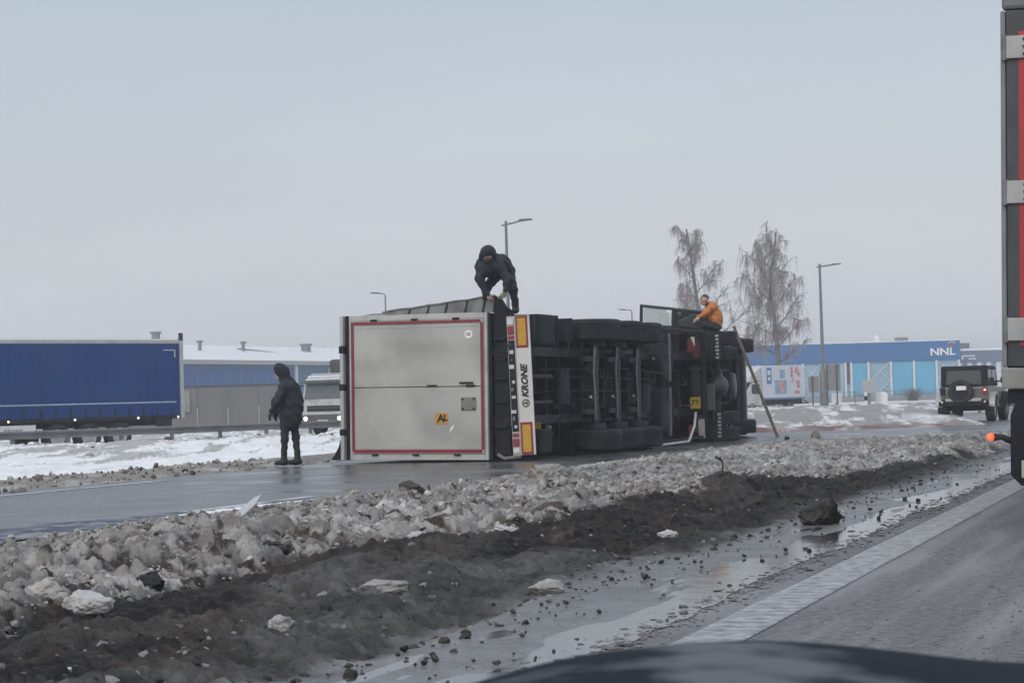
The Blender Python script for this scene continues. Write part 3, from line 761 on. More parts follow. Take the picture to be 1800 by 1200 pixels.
# frozen slush clumps on the left road edge
def edge_clumps():
    n = 900
    L = RNG.uniform(15.3, 18.2, n); S = RNG.uniform(18, 36, n)
    big = (S < 24.5) & (L < 16.2)
    size = np.clip(np.exp(RNG.normal(np.log(0.024), 0.55, n)), 0.012, 0.10) * np.where(big, 1.8, 1)
    X, Y = LS_np(L, S); z, *_ = terrain_z(X, Y)
    shp = ROCKS0[RNG.integers(0, 24, n)]
    v = np.einsum('nij,nkj->nki', rand_rot(n), shp) * size[:, None, None] + np.stack([X, Y, z + size * .3], 1)[:, None, :]
    nv = len(ICO0_V); F = (ICO0_F[None] + (np.arange(n) * nv)[:, None, None]).reshape(-1, 3)
    m_ = 320; q = RNG.random(m_); S2b = RNG.uniform(28, 75, m_); L2b = 50.0 - np.abs(RNG.normal(0, 3.0, m_))
    Xb = S2b * .656 - L2b * .755; Yb = S2b * .755 + L2b * .656; zb_, *_r = terrain_z(Xb, Yb); szb = np.clip(np.exp(RNG.normal(np.log(.07), .5, m_)), .03, .22)
    vb = np.einsum('nij,nkj->nki', rand_rot(m_), ROCKS1[RNG.integers(0, 24, m_)]) * szb[:, None, None] * np.array([1.3, 1.3, .7]) + np.stack([Xb, Yb, zb_ + szb * .1], 1)[:, None, :]
    nb_ = len(ICO1_V); Fb = (ICO1_F[None] + (np.arange(m_) * nb_)[:, None, None]).reshape(-1, 3)
    cb = np.concatenate([snowcol(m_, 0.06, (0.4, 0.39, 0.38), (0.84, 0.85, 0.86)), np.full((m_, 1), .8)], 1)
    ob = mesh_np('bank_snow_lumps', vb.reshape(-1, 3), Fb, CHUNK, smooth=True, colors=np.repeat(cb, nb_, 0)); tag(ob, kind='stuff')
    c = np.concatenate([snowcol(n, 0.25, (0.16, 0.14, 0.12), (0.5, 0.49, 0.48)), np.full((n, 1), 0.7)], 1)
    o = mesh_np('slush_rubble', v.reshape(-1, 3), F, CHUNK, colors=np.repeat(c, nv, 0)); tag(o, kind='stuff')
edge_clumps()

# ================================================================== BUILDINGS AND FAR THINGS
def at_frame(name, label, cat, x, y, z, ux, uy, group=None):
    """thing whose local +x runs along (ux, uy)"""
    return thing(name, label, cat, (x, y, z), math.atan2(uy, ux), group)

# long light-blue hall with dark blue fascia
BAND = M('blue_fascia', (0.055, 0.155, 0.36), (0.05, 0.14, 0.33), rough=0.7, spec=.2, scale=0.15)
LBLUE = M('light_blue_cladding', (0.12, 0.40, 0.60), (0.10, 0.36, 0.55), rough=0.5, scale=0.2)
LBLUE2 = M('pale_blue_cladding', (0.28, 0.44, 0.55), (0.25, 0.40, 0.51), rough=0.5, scale=0.2)
COLW = M('white_steel', (0.62, 0.65, 0.68), (0.54, 0.57, 0.6), rough=0.5)
SIGNW = M('sign_white', (0.85, 0.85, 0.86), rough=0.5)
SIGNR = M('sign_red', (0.55, 0.08, 0.09), rough=0.5)
bld = thing('industrial_hall', 'long light blue hall with dark blue fascia and white NNL lettering', 'hall', (0, 240, -0.2))
MB().box((24.5, 0.3, 0), (52.45, 30, 6.6)).build('wall', LBLUE2, bld)
MB().box((24.3, 0.0, 4.7), (52.5, 0.28, 6.93)).build('fascia', BAND, bld)
MB().box((24.3, 0.0, 6.935), (52.5, 30, 7.04)).build('roof', SNOW, bld)
cols_x = [36.2, 38.97, 39.65, 41.67, 44.32, 47.0, 49.67, 52.3]
x0 = 26.0
while x0 < 36: cols_x.insert(0, x0); x0 += 2.67
for cx in sorted(cols_x):
    MB().box((cx - 0.13, 0.02, 0), (cx + 0.13, 0.29, 4.69)).build('column', COLW, bld)
for a, b, mt in ((26.1, 28.5, LBLUE), (28.8, 31.2, LBLUE), (31.5, 33.8, LBLUE), (36.4, 38.8, LBLUE2), (39.8, 41.5, LBLUE), (44.5, 46.85, LBLUE), (47.15, 49.5, LBLUE)):
    MB().box((a, 0.18, 0.9), (b, 0.295, 4.66)).build('cladding_panel', mt, bld)
for a, b in ((34.0, 36.1), (41.8, 44.2), (49.8, 52.2)):
    for z0, z1 in ((2.45, 4.6), (0.35, 2.4)):
        m = MB()
        m.tube([(a, .1, z0), (b, .1, z1)], .045, 5); m.tube([(a, .17, z1), (b, .17, z0)], .045, 5)
        m.build('cross_brace', COLW, bld)
MB().box((39.12, 0.1, 2.2), (39.5, 0.297, 4.69)).build('door', M('brown_door', (0.09, 0.07, 0.07), rough=0.5), bld)
MB().box((24.5, -0.4, 0), (52.3, 0.0, 0.55)).build('plinth', M('grey_plinth', (0.30, 0.31, 0.32), rough=0.7), bld)
for a in (44.9, 45.6): pass
MB().box((45.4, 1.5, 7.0), (46.7, 3, 7.5)).build('roof_vent', M('grey_vent', (0.25, 0.26, 0.28), rough=0.6), bld)
MB().box((43.2, 4, 7.0), (43.7, 4.5, 7.9)).build('roof_vent', SNOW, bld)
text('lettering', 'NNL', 1.16, SIGNW, basis((1, 0, 0), (0, 0, 1), (50.4, -0.02, 5.62)), bld, extrude=0.05, offset=0.03, sx=1.25)
m = MB(); m.tube([(51.0, -.05, 6.28), (51.35, -.05, 6.22), (51.6, -.05, 6.42), (51.75, -.05, 6.62)], [.05, .1, .09, .05], 6); m.build('emblem', SIGNR, bld)
m = MB(); m.tube([(51.1, -.06, 6.6), (51.5, -.06, 6.8), (51.9, -.06, 6.62)], .045, 6); m.build('emblem', SIGNW, bld)

anx = thing('office_building', 'lower grey-blue annex with white wall ribs right of the lettered hall', 'building', (52.7, 244, -0.2))
MB().box((0, 0.3, 0), (34, 20, 5.3)).build('wall', M('pale_wall', (0.30, 0.40, 0.5), rough=0.6), anx)
MB().box((0, 0.0, 4.35), (34, 0.29, 5.75)).build('fascia', M('grey_blue_fascia', (0.14, 0.18, 0.27), (0.12, 0.16, 0.24), rough=0.5), anx)
MB().box((0, 0.0, 5.755), (34, 20, 6.0)).build('roof', SNOW, anx)
for k in range(14): MB().box((0.3 + k * 1.15, 0.05, 0), (0.85 + k * 1.15, 0.31, 4.34)).build('wall_rib', COLW, anx)
MB().box((0.6, 1, 6.0), (2.0, 2.5, 6.7)).build('roof_vent', M('grey_vent_unit', (0.16, 0.17, 0.18), rough=0.6), anx)
m = MB(); m.box((0.8, -.03, 5.05), (2.4, -.005, 5.2)); m.box((0.8, -.03, 4.75), (1.0, -.005, 5.04)); m.box((1.6, -.03, 4.72), (2.5, -.005, 4.85)); m.build('sign', SIGNW, anx)

# warehouse with snow roof (left)
wh = at_frame('warehouse', 'blue warehouse with wide snow-covered roof behind the grey fence', 'warehouse', -31.7, 200, -0.3, 0.42, 0.907)
WBLUE = M('warehouse_blue', (0.07, 0.14, 0.25), (0.06, 0.125, 0.22), rough=0.5, scale=0.2)
WBLUE2 = M('warehouse_deep_blue', (0.03, 0.105, 0.30), (0.028, 0.09, 0.26), rough=0.5, scale=0.2)
MB().box((-18, 0, 0), (60, 10, 6.0)).build('wall', WBLUE, wh)
MB().box((-3, -0.06, 3.0), (19.5, -0.002, 5.4)).build('cladding_panel', WBLUE2, wh)
rf = MB(); rf.add([(-18.3, -.5, 6.05), (60, -.5, 6.05), (60, 9.5, 8.0), (-18.3, 9.5, 8.0), (-18.3, -.5, 6.3), (60, -.5, 6.3), (60, 9.5, 8.28), (-18.3, 9.5, 8.28)], [(0,3,2,1),(4,5,6,7),(0,1,5,4),(1,2,6,5),(2,3,7,6),(3,0,4,7)])
rf.build('roof', SNOW, wh)
MB().box((-18.3, -.62, 5.85), (60, -.505, 6.27)).build('eave_trim', M('pale_trim', (0.42, 0.42, 0.42), rough=0.6), wh)
for k in range(8): MB().box((1.2 + k * 2.65, -0.1, 3.1), (1.33 + k * 2.65, -0.062, 5.3)).build('wall_rib', M('faded_rib', (0.16, 0.23, 0.38), rough=0.5), wh)
MB().box((20.0, -0.2, 0), (20.5, -0.01, 5.8)).build('column', COLW, wh)
for x, w, h, yy in ((7.5, .62, 1.35, 8.8), (10.5, .26, 1.0, 5.5), (19.0, .28, 1.0, 5.6), (33.0, .8, .9, 6.0)):
    z0 = 6.3 + (yy + .5) * 0.198 - 0.15
    m = MB(); m.box((x, yy, z0), (x + w, yy + w, z0 + h)); m.box((x - .12, yy - .12, z0 + h + .002), (x + w + .12, yy + w + .12, z0 + h + .2), 0)
    m.build('roof_vent', M('dull_vent', (0.23, 0.24, 0.25), rough=0.6), wh)
m = MB(); m.box((0, -.3, 8.3), (60, -.22, 8.33)); 
for x in (-3.4, 19.5): 
    m2 = MB(); m2.add([(x, 7.0, 7.86), (x + 4.2, 5.2, 7.52), (x + 5.6, 4.9, 7.46), (x + 1.5, 7.4, 7.94)], [(0, 1, 2, 3)]); o = m2.build('roof_bare_patch', M('bare_roof', (0.22, 0.23, 0.24), rough=0.7), wh)
bb = MB(); bb.box((27.2, -.22, 4.2), (34.0, -.03, 5.6)); bb.build('sign_board', SIGNW, wh)
for z in (4.45, 4.85, 5.2): MB().box((27.6, -.25, z), (33.2, -.223, z + .15)).build('sign_bar', WBLUE2, wh)
MB().box((23.0, -.1, 4.2), (24.6, -.01, 4.5)).build('sign_board', SIGNW, wh)

# grey panel fence in front of the warehouse
fn = thing('panel_fence', 'grey solid panel fence with thin pale posts in front of the warehouse', 'fence', (-30, 140, -0.35))
FPAN = M('grey_fence_panel', (0.155, 0.158, 0.162), (0.125, 0.128, 0.132), rough=0.7, scale=0.8)
for k in range(7):
    MB().box((k * 2.1 + .03, 0, 0), (k * 2.1 + 2.07, .12, 2.95)).build('panel', FPAN, fn)
    MB().box((k * 2.1 - .05, -.06, 0), (k * 2.1 + .03, .1, 1.55)).build('post', M('pale_post', (0.36, 0.365, 0.37), rough=0.6), fn)
MB().box((-.1, -.05, 2.953), (14.8, .17, 3.06)).build('coping', M('dark_coping', (0.05, 0.052, 0.056), rough=0.6), fn)
m = MB(); m.box((14.0, -.3, 0), (14.25, -.08, 3.05)); m.box((14.9, -.3, 0), (15.15, -.08, 3.05)); m.box((14.25, -.28, 2.8), (14.9, -.1, 3.0)); m.box((14.25, -.28, .9), (14.9, -.1, 1.0))
m.build('gate_frame', COLW, fn)
MB().box((7.45, -.1, 1.3), (7.9, -.07, 2.75)).build('board', M('pale_board', (0.26, 0.265, 0.26), rough=0.6), fn)

# street lamps
POLE = M('galvanised_pole', (0.20, 0.21, 0.22), (0.15, 0.155, 0.16), rough=0.5, metal=0.3, scale=2)
HEAD = M('lamp_head', (0.09, 0.095, 0.1), rough=0.5)
def lamp(label, x, y, h, arm, rise, thick=0.09, stub=True, z=-0.15, curve=False, base=0.0):
    t = thing('street_lamp', label, 'street lamp', (x, y, z), 0, 'street lamps along the roads')
    H_ = h - z
    m = MB(); m.tube([(0, 0, 0), (0, 0, H_ * 0.35), (0, 0, H_)], [thick * 1.5, thick * 1.15, thick * .75], 8); m.build('pole', POLE, t, smooth=True)
    if base: MB().tube([(0, 0, 0), (0, 0, base), (0, 0, base + .25)], [thick * 2.6, thick * 2.4, thick * 1.6], 8).build('base', POLE, t, smooth=True)
    s_ = 1 if arm > 0 else -1
    m = MB()
    if curve: m.tube([(0, 0, H_ - .02), (0.03 * s_, 0, H_ + .12), (0.2 * s_, 0, H_ + .2), (arm, 0, H_ + .2 + rise)], thick * .6, 6)
    else: m.tube([(-.22 * s_ if stub else 0, 0, H_ - .22), (arm * .5, 0, H_ - .2 + rise * .5), (arm, 0, H_ - .2 + rise)], thick * .55, 6)
    m.build('arm', POLE, t, smooth=True)
    zz = H_ + (.2 if curve else -.2) + rise
    m = MB(); m.prism([(arm - .1 * s_, zz - .05), (arm + .55 * s_, zz + .02), (arm + .55 * s_, zz + .08), (arm - .1 * s_, zz + .07)], 'y', -.13, .13); m.build('lamp_head', HEAD, t)
lamp('tall grey street lamp right of the birches with arm pointing right', 21.8, 144, 10.1, 0.95, 0.12, .11, base=2.6)
lamp('street lamp rising behind the person bent over the trailer', -0.14, 101, 9.95, 0.75, 0.2, .085)
lamp('thin hooked street lamp above the left end of the tipped trailer', -9.2, 150, 9.0, -0.55, 0.02, .07, curve=True)
lamp('thin hooked street lamp between the upper trailer tyres and the cab door', 10.9, 185, 8.8, -0.7, 0.02, .075, curve=True)

# bare weeping birches with frosted twigs
BARK = M('birch_bark', (0.16, 0.155, 0.16), (0.09, 0.088, 0.09), rough=0.8, scale=3)
TWIG = M('frosted_twigs', (0.44, 0.385, 0.375), (0.30, 0.255, 0.25), rough=0.8, scale=0.8)
def birch(label, x, y, z, H_, trunk, limbs, seed, dens=1.0):
    rnd = random.Random(seed)
    t = thing('birch_tree', label, 'tree', (x, y, z), 0, 'bare weeping birches')
    pts = [Vector((px, 0, pz)) for px, pz in trunk]
    n = len(pts); rr = [0.24 * (1 - i / n) ** 0.8 + 0.03 for i in range(n)]
    MB().tube(pts, rr, 9).build('trunk', BARK, t, smooth=True)
    V = []; F = []
    def strand(ps, r0, r1):
        b0 = len(V)
        for i, p in enumerate(ps):
            r = r0 + (r1 - r0) * i / (len(ps) - 1)
            for k in range(3): V.append((p[0] + r * math.cos(k * 2.1), p[1] + r * math.sin(k * 2.1), p[2] + r * .3 * (k - 1)))
        for i in range(len(ps) - 1):
            for k in range(3):
                k2 = (k + 1) % 3; F.append((b0 + i*3 + k, b0 + i*3 + k2, b0 + (i+1)*3 + k2, b0 + (i+1)*3 + k))
    def hang(p, ln, drift):
        q = Vector(p); ps = [q.copy()]; dx = rnd.gauss(drift, .16); dy = rnd.gauss(0, .16); nn = 5
        for i in range(nn):
            f = i / nn
            q = q + Vector((dx * (1 - f) * .5 + rnd.gauss(0, .03), dy * (1 - f) * .5, (.05 if i == 0 else -1) * ln / nn)); ps.append(q.copy())
        strand(ps, .017, .008)
        for _ in range(2):
            ox, oy, l_ = rnd.gauss(0, .05), rnd.gauss(0, .05), rnd.uniform(.6, .95)
            strand([a_ + Vector((ox * j * .5, oy * j * .5, (ps[0].z - a_.z) * (1 - l_))) for j, a_ in enumerate(ps)], .011, .006)
        for _ in range(1):
            a = ps[rnd.randint(1, 3)]; l2 = ln * rnd.uniform(.2, .5)
            strand([a, a + Vector((rnd.gauss(0, .12), rnd.gauss(0, .12), -l2 * .35)), a + Vector((rnd.gauss(0, .14), rnd.gauss(0, .14), -l2))], .009, .006)
    def trunk_at(h):
        for a, b in zip(pts, pts[1:]):
            if a.z <= h <= b.z: return a.lerp(b, (h - a.z) / (b.z - a.z))
        return pts[-1]
    lm = MB()
    def limb(p, dirv, ln, r, depth, hl):
        ps = [p.copy()]; d = dirv.normalized(); q = p.copy(); k = 6
        for i in range(k):
            d = (d + Vector((rnd.gauss(0, .1), rnd.gauss(0, .1), rnd.gauss(.02 - .05 * i * (depth > 0), .07)))).normalized()
            q = q + d * ln / k; ps.append(q.copy())
        lm.tube(ps, [max(.012, r * .8 * (1 - .75 * i / k)) for i in range(k + 1)], 5)
        for i in range(1, k + 1):
            if depth < 1 or (depth == 1 and rnd.random() < .3):
                for _ in range(2 if depth == 0 and i > 1 else 1):
                    side = Vector((rnd.gauss(0, 1.0), rnd.gauss(0, .7), rnd.uniform(-.1, .6)))
                    limb(ps[i], d * .7 + side * .7, ln * rnd.uniform(.28, .48), r * .45, depth + 1, hl)
            m_ = (.9 if depth == 0 else 1.0) * dens
            for _ in range(int(m_ + rnd.random())):
                f = rnd.random(); hang(ps[i - 1].lerp(ps[i], f), hl * rnd.uniform(.4, 1.15), rnd.gauss(-.05, .1))
    for h, ax, ay, up, ln, hl in limbs:
        limb(trunk_at(h), Vector((ax, ay, up)), ln, .055 + .02 * ln / 3, 0, hl)
    lm.build('limbs', BARK, t, smooth=True)
    print('crown faces', len(F)); mesh_np('crown', V, F, TWIG, t)
rb = random.Random(5)
lm1 = [(3.9, .8, .3, .45, 3.2, 1.2), (4.6, -.9, .2, .45, 3.1, 1.8), (5.3, .9, -.3, .7, 3.0, 1.5), (6.3, -.9, .3, .6, 3.0, 2.2), (7.0, .9, .2, .75, 3.2, 1.7), (7.8, -.8, -.3, .8, 2.9, 2.6), (8.6, .8, -.2, .9, 3.0, 1.9),
       (9.3, -.8, .2, .9, 3.1, 2.6), (10.0, .7, .3, 1.0, 2.8, 1.9), (10.7, -.75, .0, 1.1, 3.2, 2.4), (11.4, .6, -.2, 1.2, 2.4, 1.5), (12.1, -.6, .2, 1.2, 2.6, 2.2), (12.8, .4, .1, 1.3, 2.2, 1.4), (13.3, -.5, .1, 1.4, 2.4, 1.6), (8.2, 0, .9, .6, 2.4, 1.8), (9.8, 0, -.9, .6, 2.4, 1.8), (6.0, .2, .9, .5, 2.4, 1.6)]
birch('larger bare birch with frosted hanging twigs behind the white delivery truck', 23.4, 180, -0.15, 15.8,
      [(0, 0), (.05, 2), (-.05, 4), (-.1, 5.5), (-.3, 8), (-.55, 10), (-.5, 11.8), (-.1, 13.4), (.1, 15.4)], lm1, 21, 0.42)
lm2 = [(4.0, .9, .2, .5, 3.4, 1.1), (4.8, -.8, .2, .4, 2.6, 2.2), (5.6, .9, -.2, .75, 3.4, 1.1), (6.4, -.8, -.2, .6, 2.4, 2.4), (7.3, .85, .2, .9, 3.0, 1.2), (8.2, -.7, .2, .7, 2.2, 2.4), (9.4, -.6, -.1, .9, 1.6, 2.2), (10.4, .7, .2, 1.0, 2.1, 1.6),
       (11.6, -.6, .1, 1.0, 1.6, 2.0), (12.6, .6, -.1, 1.1, 1.6, 1.3), (13.4, -.5, .1, 1.2, 1.5, 1.4), (14.2, .4, .1, 1.2, 1.3, 1.1), (14.8, -.5, 0, 1.0, 1.2, 1.0), (6.0, 0, .9, .5, 2.2, 1.6), (7.6, 0, -.9, .5, 2, 1.8)]
birch('slimmer bare birch rising behind the worker in orange', 17.5, 185, -0.15, 16.5,
      [(0, 0), (.1, 2.5), (0, 4.2), (-.3, 6.5), (-.5, 8.5), (-.75, 10.5), (-1.0, 12.8), (-1.2, 14.6), (-1.45, 16.3)], [(a, b, c, d, e * 1.45, f) for a, b, c, d, e, f in lm2], 8, 0.38)
# faint far tree tops behind the warehouse roof
# guard rails
RAILM = M('weathered_rail', (0.20, 0.205, 0.21), (0.14, 0.145, 0.15), rough=0.5, metal=0.4, scale=1.5)
def guardrail(label, p0, p1, z, spacing, first, h=0.72, endslope=False, two=False):
    d = Vector((p1[0] - p0[0], p1[1] - p0[1], 0)); ln = d.length
    t = thing('guard_rail', label, 'guard rail', (p0[0], p0[1], z), math.atan2(d.y, d.x), 'steel guard rails')
    prof = [(-.0, -.15), (-.05, -.12), (-.05, -.06), (0, -.03), (0, .03), (-.05, .06), (-.05, .12), (0, .15), (.006, .15), (-.04, .12), (-.04, .06), (.008, .03), (.008, -.03), (-.04, -.06), (-.04, -.12), (.006, -.15)]
    x = 0.0; step = 4.0
    while x < ln - .1:
        x1 = min(ln, x + step)
        MB().prism([(a, b * .8 + h - .12) for a, b in prof], 'x', x + .005, x1 - .005).build('rail', RAILM, t)
        x = x1
    x = first
    while x < ln:
        MB().box((x - .05, .012, -.3), (x + .05, .10, h - .02)).build('post', RAILM, t); x += spacing
    if endslope:
        m = MB(); a = [(-2.6, -.15), (0, h - .3), (0, h), (-.3, h - .05), (-2.6, .12)]
        m.prism(a, 'y', -.05, .01); m.build('end_ramp', RAILM, t)
    return t
guardrail('long steel guard rail on the snow bank in front of the blue lorry', (-17.8, 56.9), (-1.2, 75.9), -0.15, 2.0, 0.62)
guardrail('short guard rail with sloped end beside the black off-road car', (15.5, 86.3), (30, 90.5), -0.1, 4.0, 0.6, h=0.58, endslope=True)

# small roadside things on the right
def board_sign(label, x, y, z, w, h, low, posts, mt):
    t = thing('road_sign', label, 'sign board', (x, y, z), 0, 'sign boards seen from behind')
    MB().box((-w / 2, 0, low), (w / 2, .05, low + h)).build('board', mt, t, bevel=.01)
    for px in posts: MB().tube([(px, -.06, -.2), (px, -.06, low + h + .02)], .05, 6).build('post', HEAD, t)
BOARDG = M('grey_board_back', (0.24, 0.25, 0.25), (0.20, 0.21, 0.21), rough=0.6)
board_sign('taller grey sign board on two posts right of the lamp foot', 21.1, 135, -0.3, 0.95, 1.75, 1.45, (-.42, .22), BOARDG)
board_sign('lower grey sign board on one post left of the lamp foot', 19.95, 136, -0.3, 0.7, 1.05, 1.4, (-.1,), BOARDG)
def marker(label, x, y, z, h, w=.07):
    t = thing('marker_post', label, 'marker post', (x, y, z), 0, 'marker posts in the snow')
    MB().box((-w, -.03, 0), (w, .03, h)).build('post', WHITE, t, bevel=.01)
    MB().box((-w - .004, -.035, h * .55), (w + .004, .035, h * .78)).build('band', LETTER, t)
marker('white marker post with black band left of the guard rail end', 13.85, 80.6, 0.28, 0.75, .055)
o = thing('marker_post', 'plain white marker post just above the sloped rail end', 'marker post', (18.2, 100.5, -0.1), 0, 'marker posts in the snow')
MB().box((-.14, -.04, 0), (.14, .04, 1.05)).build('post', SIGNW, o, bevel=.02)
o = thing('cabinet', 'small white cabinet standing by the hall fence', 'cabinet', (27.2, 152, -0.2), 0); MB().box((-.35, -.2, .3), (.35, .2, 1.2)).build('body', SIGNW, o, bevel=.02); MB().box((-.3, -.18, 0), (.3, .18, .298)).build('plinth', BOARDG, o)
o = thing('cabinet', 'larger pale cabinet on a foot left of the small white one', 'cabinet', (26.2, 151, -0.2), 0); MB().box((-.5, -.2, 1.1), (.5, .2, 2.1)).build('body', M('pale_cabinet', (0.45, 0.47, 0.48), rough=0.6), o, bevel=.02); MB().box((-.1, -.1, 0), (.1, .1, 1.098)).build('foot', BOARDG, o)
o = thing('notice_board', 'small white notice board below the taller grey sign board', 'notice board', (21.5, 136.6, -0.2)); MB().box((-.3, 0, .55), (.4, .05, 1.2)).build('board', SIGNW, o); MB().tube([(0, .08, 0), (0, .08, 1.1)], .04, 6).build('post', HEAD, o)
# wire-mesh fence by the hall
wf = thing('mesh_fence', 'low grey wire fence along the foot of the light blue hall', 'fence', (20, 165, -0.2))
WIRE = M('grey_wire', (0.17, 0.175, 0.18), rough=0.6, metal=0.3)
for k in range(11): MB().box((k * 2.5 - .03, 0, 0), (k * 2.5 + .03, .06, 1.3)).build('post', WIRE, wf)
m = MB()
for z in (.15, .5, .85, 1.22): m.box((0, .01, z), (25, .03, z + .025))
for k in range(160): m.box((k * .156, .035, .1), (k * .156 + .014, .045, 1.25))
tag(m.build('wire_mesh', WIRE, wf), kind='stuff')
# bush in front of hall
bv = []; bf = []
def twig_bush(x, y, z, w, h, n):
    V = []; F = []
    for _ in range(n):
        a = random.uniform(0, 6.28); r = random.random() * w; p = Vector((math.cos(a) * r * .3, math.sin(a) * r * .3, 0)); q = Vector((math.cos(a) * r, math.sin(a) * r, h * random.uniform(.5, 1))); b = len(V)
        for c, rr in ((p, .02), (p.lerp(q, .5) + Vector((0, 0, .1)), .015), (q, .008)):
            for k in range(3): V.append((c.x + rr * math.cos(k * 2.1), c.y + rr * math.sin(k * 2.1), c.z))
        for i in (0, 1):
            for k in range(3): F.append((b + i*3 + k, b + i*3 + (k+1) % 3, b + i*3 + 3 + (k+1) % 3, b + i*3 + 3 + k))
    o = mesh_np('bare_bush', V, F, M('bush_twigs', (0.12, 0.10, 0.09), rough=0.8)); o.location = (x, y, z); return o
tag(twig_bush(45.2, 232, -0.2, 1.6, 1.6, 260), 'leafless brown bush at the foot of the light blue hall', 'bush')

# ================================================================== VEHICLES
def tyre_prof(R, w, ribs=5):
    h = w / 2; p = [(-h * .78, R * .58), (-h, R * .68), (-h * 1.03, R * .82), (-h * .95, R * .95), (-h * .84, R * .99)]
    for k in range(ribs):
        a = -h * .8 + (k) * (1.6 * h / ribs); b = a + 1.6 * h / ribs; g = 1.6 * h / ribs * .13
        p += [(a + g * .5, R), (b - g, R)]
        if k < ribs - 1: p += [(b - g * .7, R - .016), (b + g * .2, R - .016)]
    p += [(h * .84, R * .99), (h * .95, R * .95), (h * 1.03, R * .82), (h, R * .68), (h * .78, R * .58)]
    return p
def wheel(parent, c, R=0.5, w=0.385, out=1, n=32, mat=RUBBER, rim=RIM, ax=(1, 0, 0), name='wheel'):
    o = MB().lathe(c, ax, tyre_prof(R, w), n).build(name, mat, parent, smooth=True, angle=.5)
    h = w / 2; A = Vector(ax)
    def off(t): return Vector(c) + A * t
    pr = [(h * .80, R * .60), (h * .86, R * .585), (h * .70, R * .54), (h * .30, R * .50), (h * .15, R * .36), (h * .3, R * .22), (h * .75, R * .2), (h * .85, R * .14), (h * .85, R * .02)]
    m = MB(); m.lathe(c, A * out, pr, n)
    if R > .4:
        up = A.cross(Vector((0, .3, 1))).normalized(); sd = A.cross(up)
        for k in range(10):
            a = k * math.pi / 5; q = off(out * h * .3) + (up * math.cos(a) + sd * math.sin(a)) * R * .3
            m.tube([q - A * .01 * out, q + A * .03 * out], .016, 5)
    m.build('rim', rim, o, smooth=True, angle=.6)
    return o

def lay(o, X, Y, heading, zoff=0.0, tilt=0.0, half=1.3):
    """tip a vehicle built upright (x right, y ahead, z up) over onto its left side"""
    s, c = math.sin(heading), math.cos(heading)
    ct, st_ = math.cos(tilt), math.sin(tilt)
    ex = Vector((0, 0, 1)); ez = Vector((-c, s, 0)); ey = Vector((s, c, 0))
    ex2 = ex * ct + ez * st_; ez2 = ez * ct - ex * st_
    m = Matrix(((ex2.x, ey.x, ez2.x, X), (ex2.y, ey.y, ez2.y, Y), (ex2.z, ey.z, ez2.z, half + zoff), (0, 0, 0, 1)))
    o.matrix_world = m

# ---------------- overturned semi-trailer
tr = thing('semi_trailer', 'overturned white box semi-trailer lying on its side, dirty rear doors towards us', 'semi-trailer')
MB().box((-1.28, 0.06, 1.225), (1.28, 13.6, 3.98)).build('body', WHITEP, tr, bevel=.02)
FRAMEM = M('rear_frame_steel', (0.50, 0.51, 0.515), (0.40, 0.41, 0.415), rough=0.45, scale=1.5, dirt_or_sheen=(0.2, 0.2, 0.195), dscale=2, dlo=.55, dhi=.85)
m = MB()
m.box((-1.3, -.02, 1.215), (1.3, .055, 1.275)); m.box((-1.3, -.02, 3.86), (1.3, .055, 3.90))
m.box((-1.3, -.02, 1.277), (-1.20, .055, 3.858)); m.box((1.20, -.02, 1.277), (1.3, .055, 3.858))
m.build('rear_frame', FRAMEM, tr, bevel=.008)
MB().box((-1.3, 0.0, 3.902), (1.3, .055, 3.985)).build('door_gasket', BLACK, tr)
hd = MB()
for a, b in ((-1.30, -.86), (-.74, -.05), (.07, .62), (.76, 1.30)): hd.box((a, -.09, 3.99), (b, .10, 4.06))
hd.box((-1.30, 0.0, 3.985), (1.30, .09, 4.03)); hd.build('roof_header', FRAMEM, tr, bevel=.01)
for a, b in ((-.86, -.74), (-.05, .07), (.62, .76)): MB().box((a + .004, -.1, 3.97), (b - .004, .03, 4.075)).build('rubber_buffer', BLACK, tr, bevel=.012)
DOORM = M('door_panel', (0.46, 0.47, 0.455), (0.39, 0.398, 0.385), rough=0.5, scale=1.0, bump=0.06, bscale=1.6, bdist=.04, dirt_or_sheen=(0.20, 0.20, 0.185), dscale=0.9, dlo=0.48, dhi=0.85)
for sgn in (-1, 1):
    a, b = (-1.195, -.008) if sgn < 0 else (.008, 1.195)
    d = MB(); d.box((a, -.03, 1.28), (b, .05, 3.855)); d = d.build('door', DOORM, tr, bevel=.006)
    e0 = MB(); e0.box((a + .06, -.034, 1.42), (b - .06, -.031, 1.425)); 
    m = MB(); xx = 1.16 * sgn
    m.box((min(xx, xx - .015 * sgn), -.04, 1.36), (max(xx, xx - .015 * sgn), -.0315, 3.80))
    m.box((min(xx - .08 * sgn, xx - .092 * sgn), -.037, 1.4), (max(xx - .08 * sgn, xx - .092 * sgn), -.0315, 3.78)); m.build('trim_strip', FRAMEM, d)
    for zz in (1.8, 2.6, 3.4): MB().tube([(sgn * 1.205, -.045, zz - .06), (sgn * 1.205, -.045, zz + .06)], .018, 8).build('hinge', BLACK, d)
m = MB()   # red contour tape all round
m.box((1.13, -.045, 1.33), (1.18, -.0312, 3.855)); m.box((-1.17, -.045, 1.33), (-1.11, -.0312, 3.82))
m.box((-1.1095, -.044, 1.285), (1.1245, -.0312, 1.335)); m.box((-1.14, -.0445, 3.80), (1.1245, -.0312, 3.85))
m.build('contour_tape', REDT, tr)
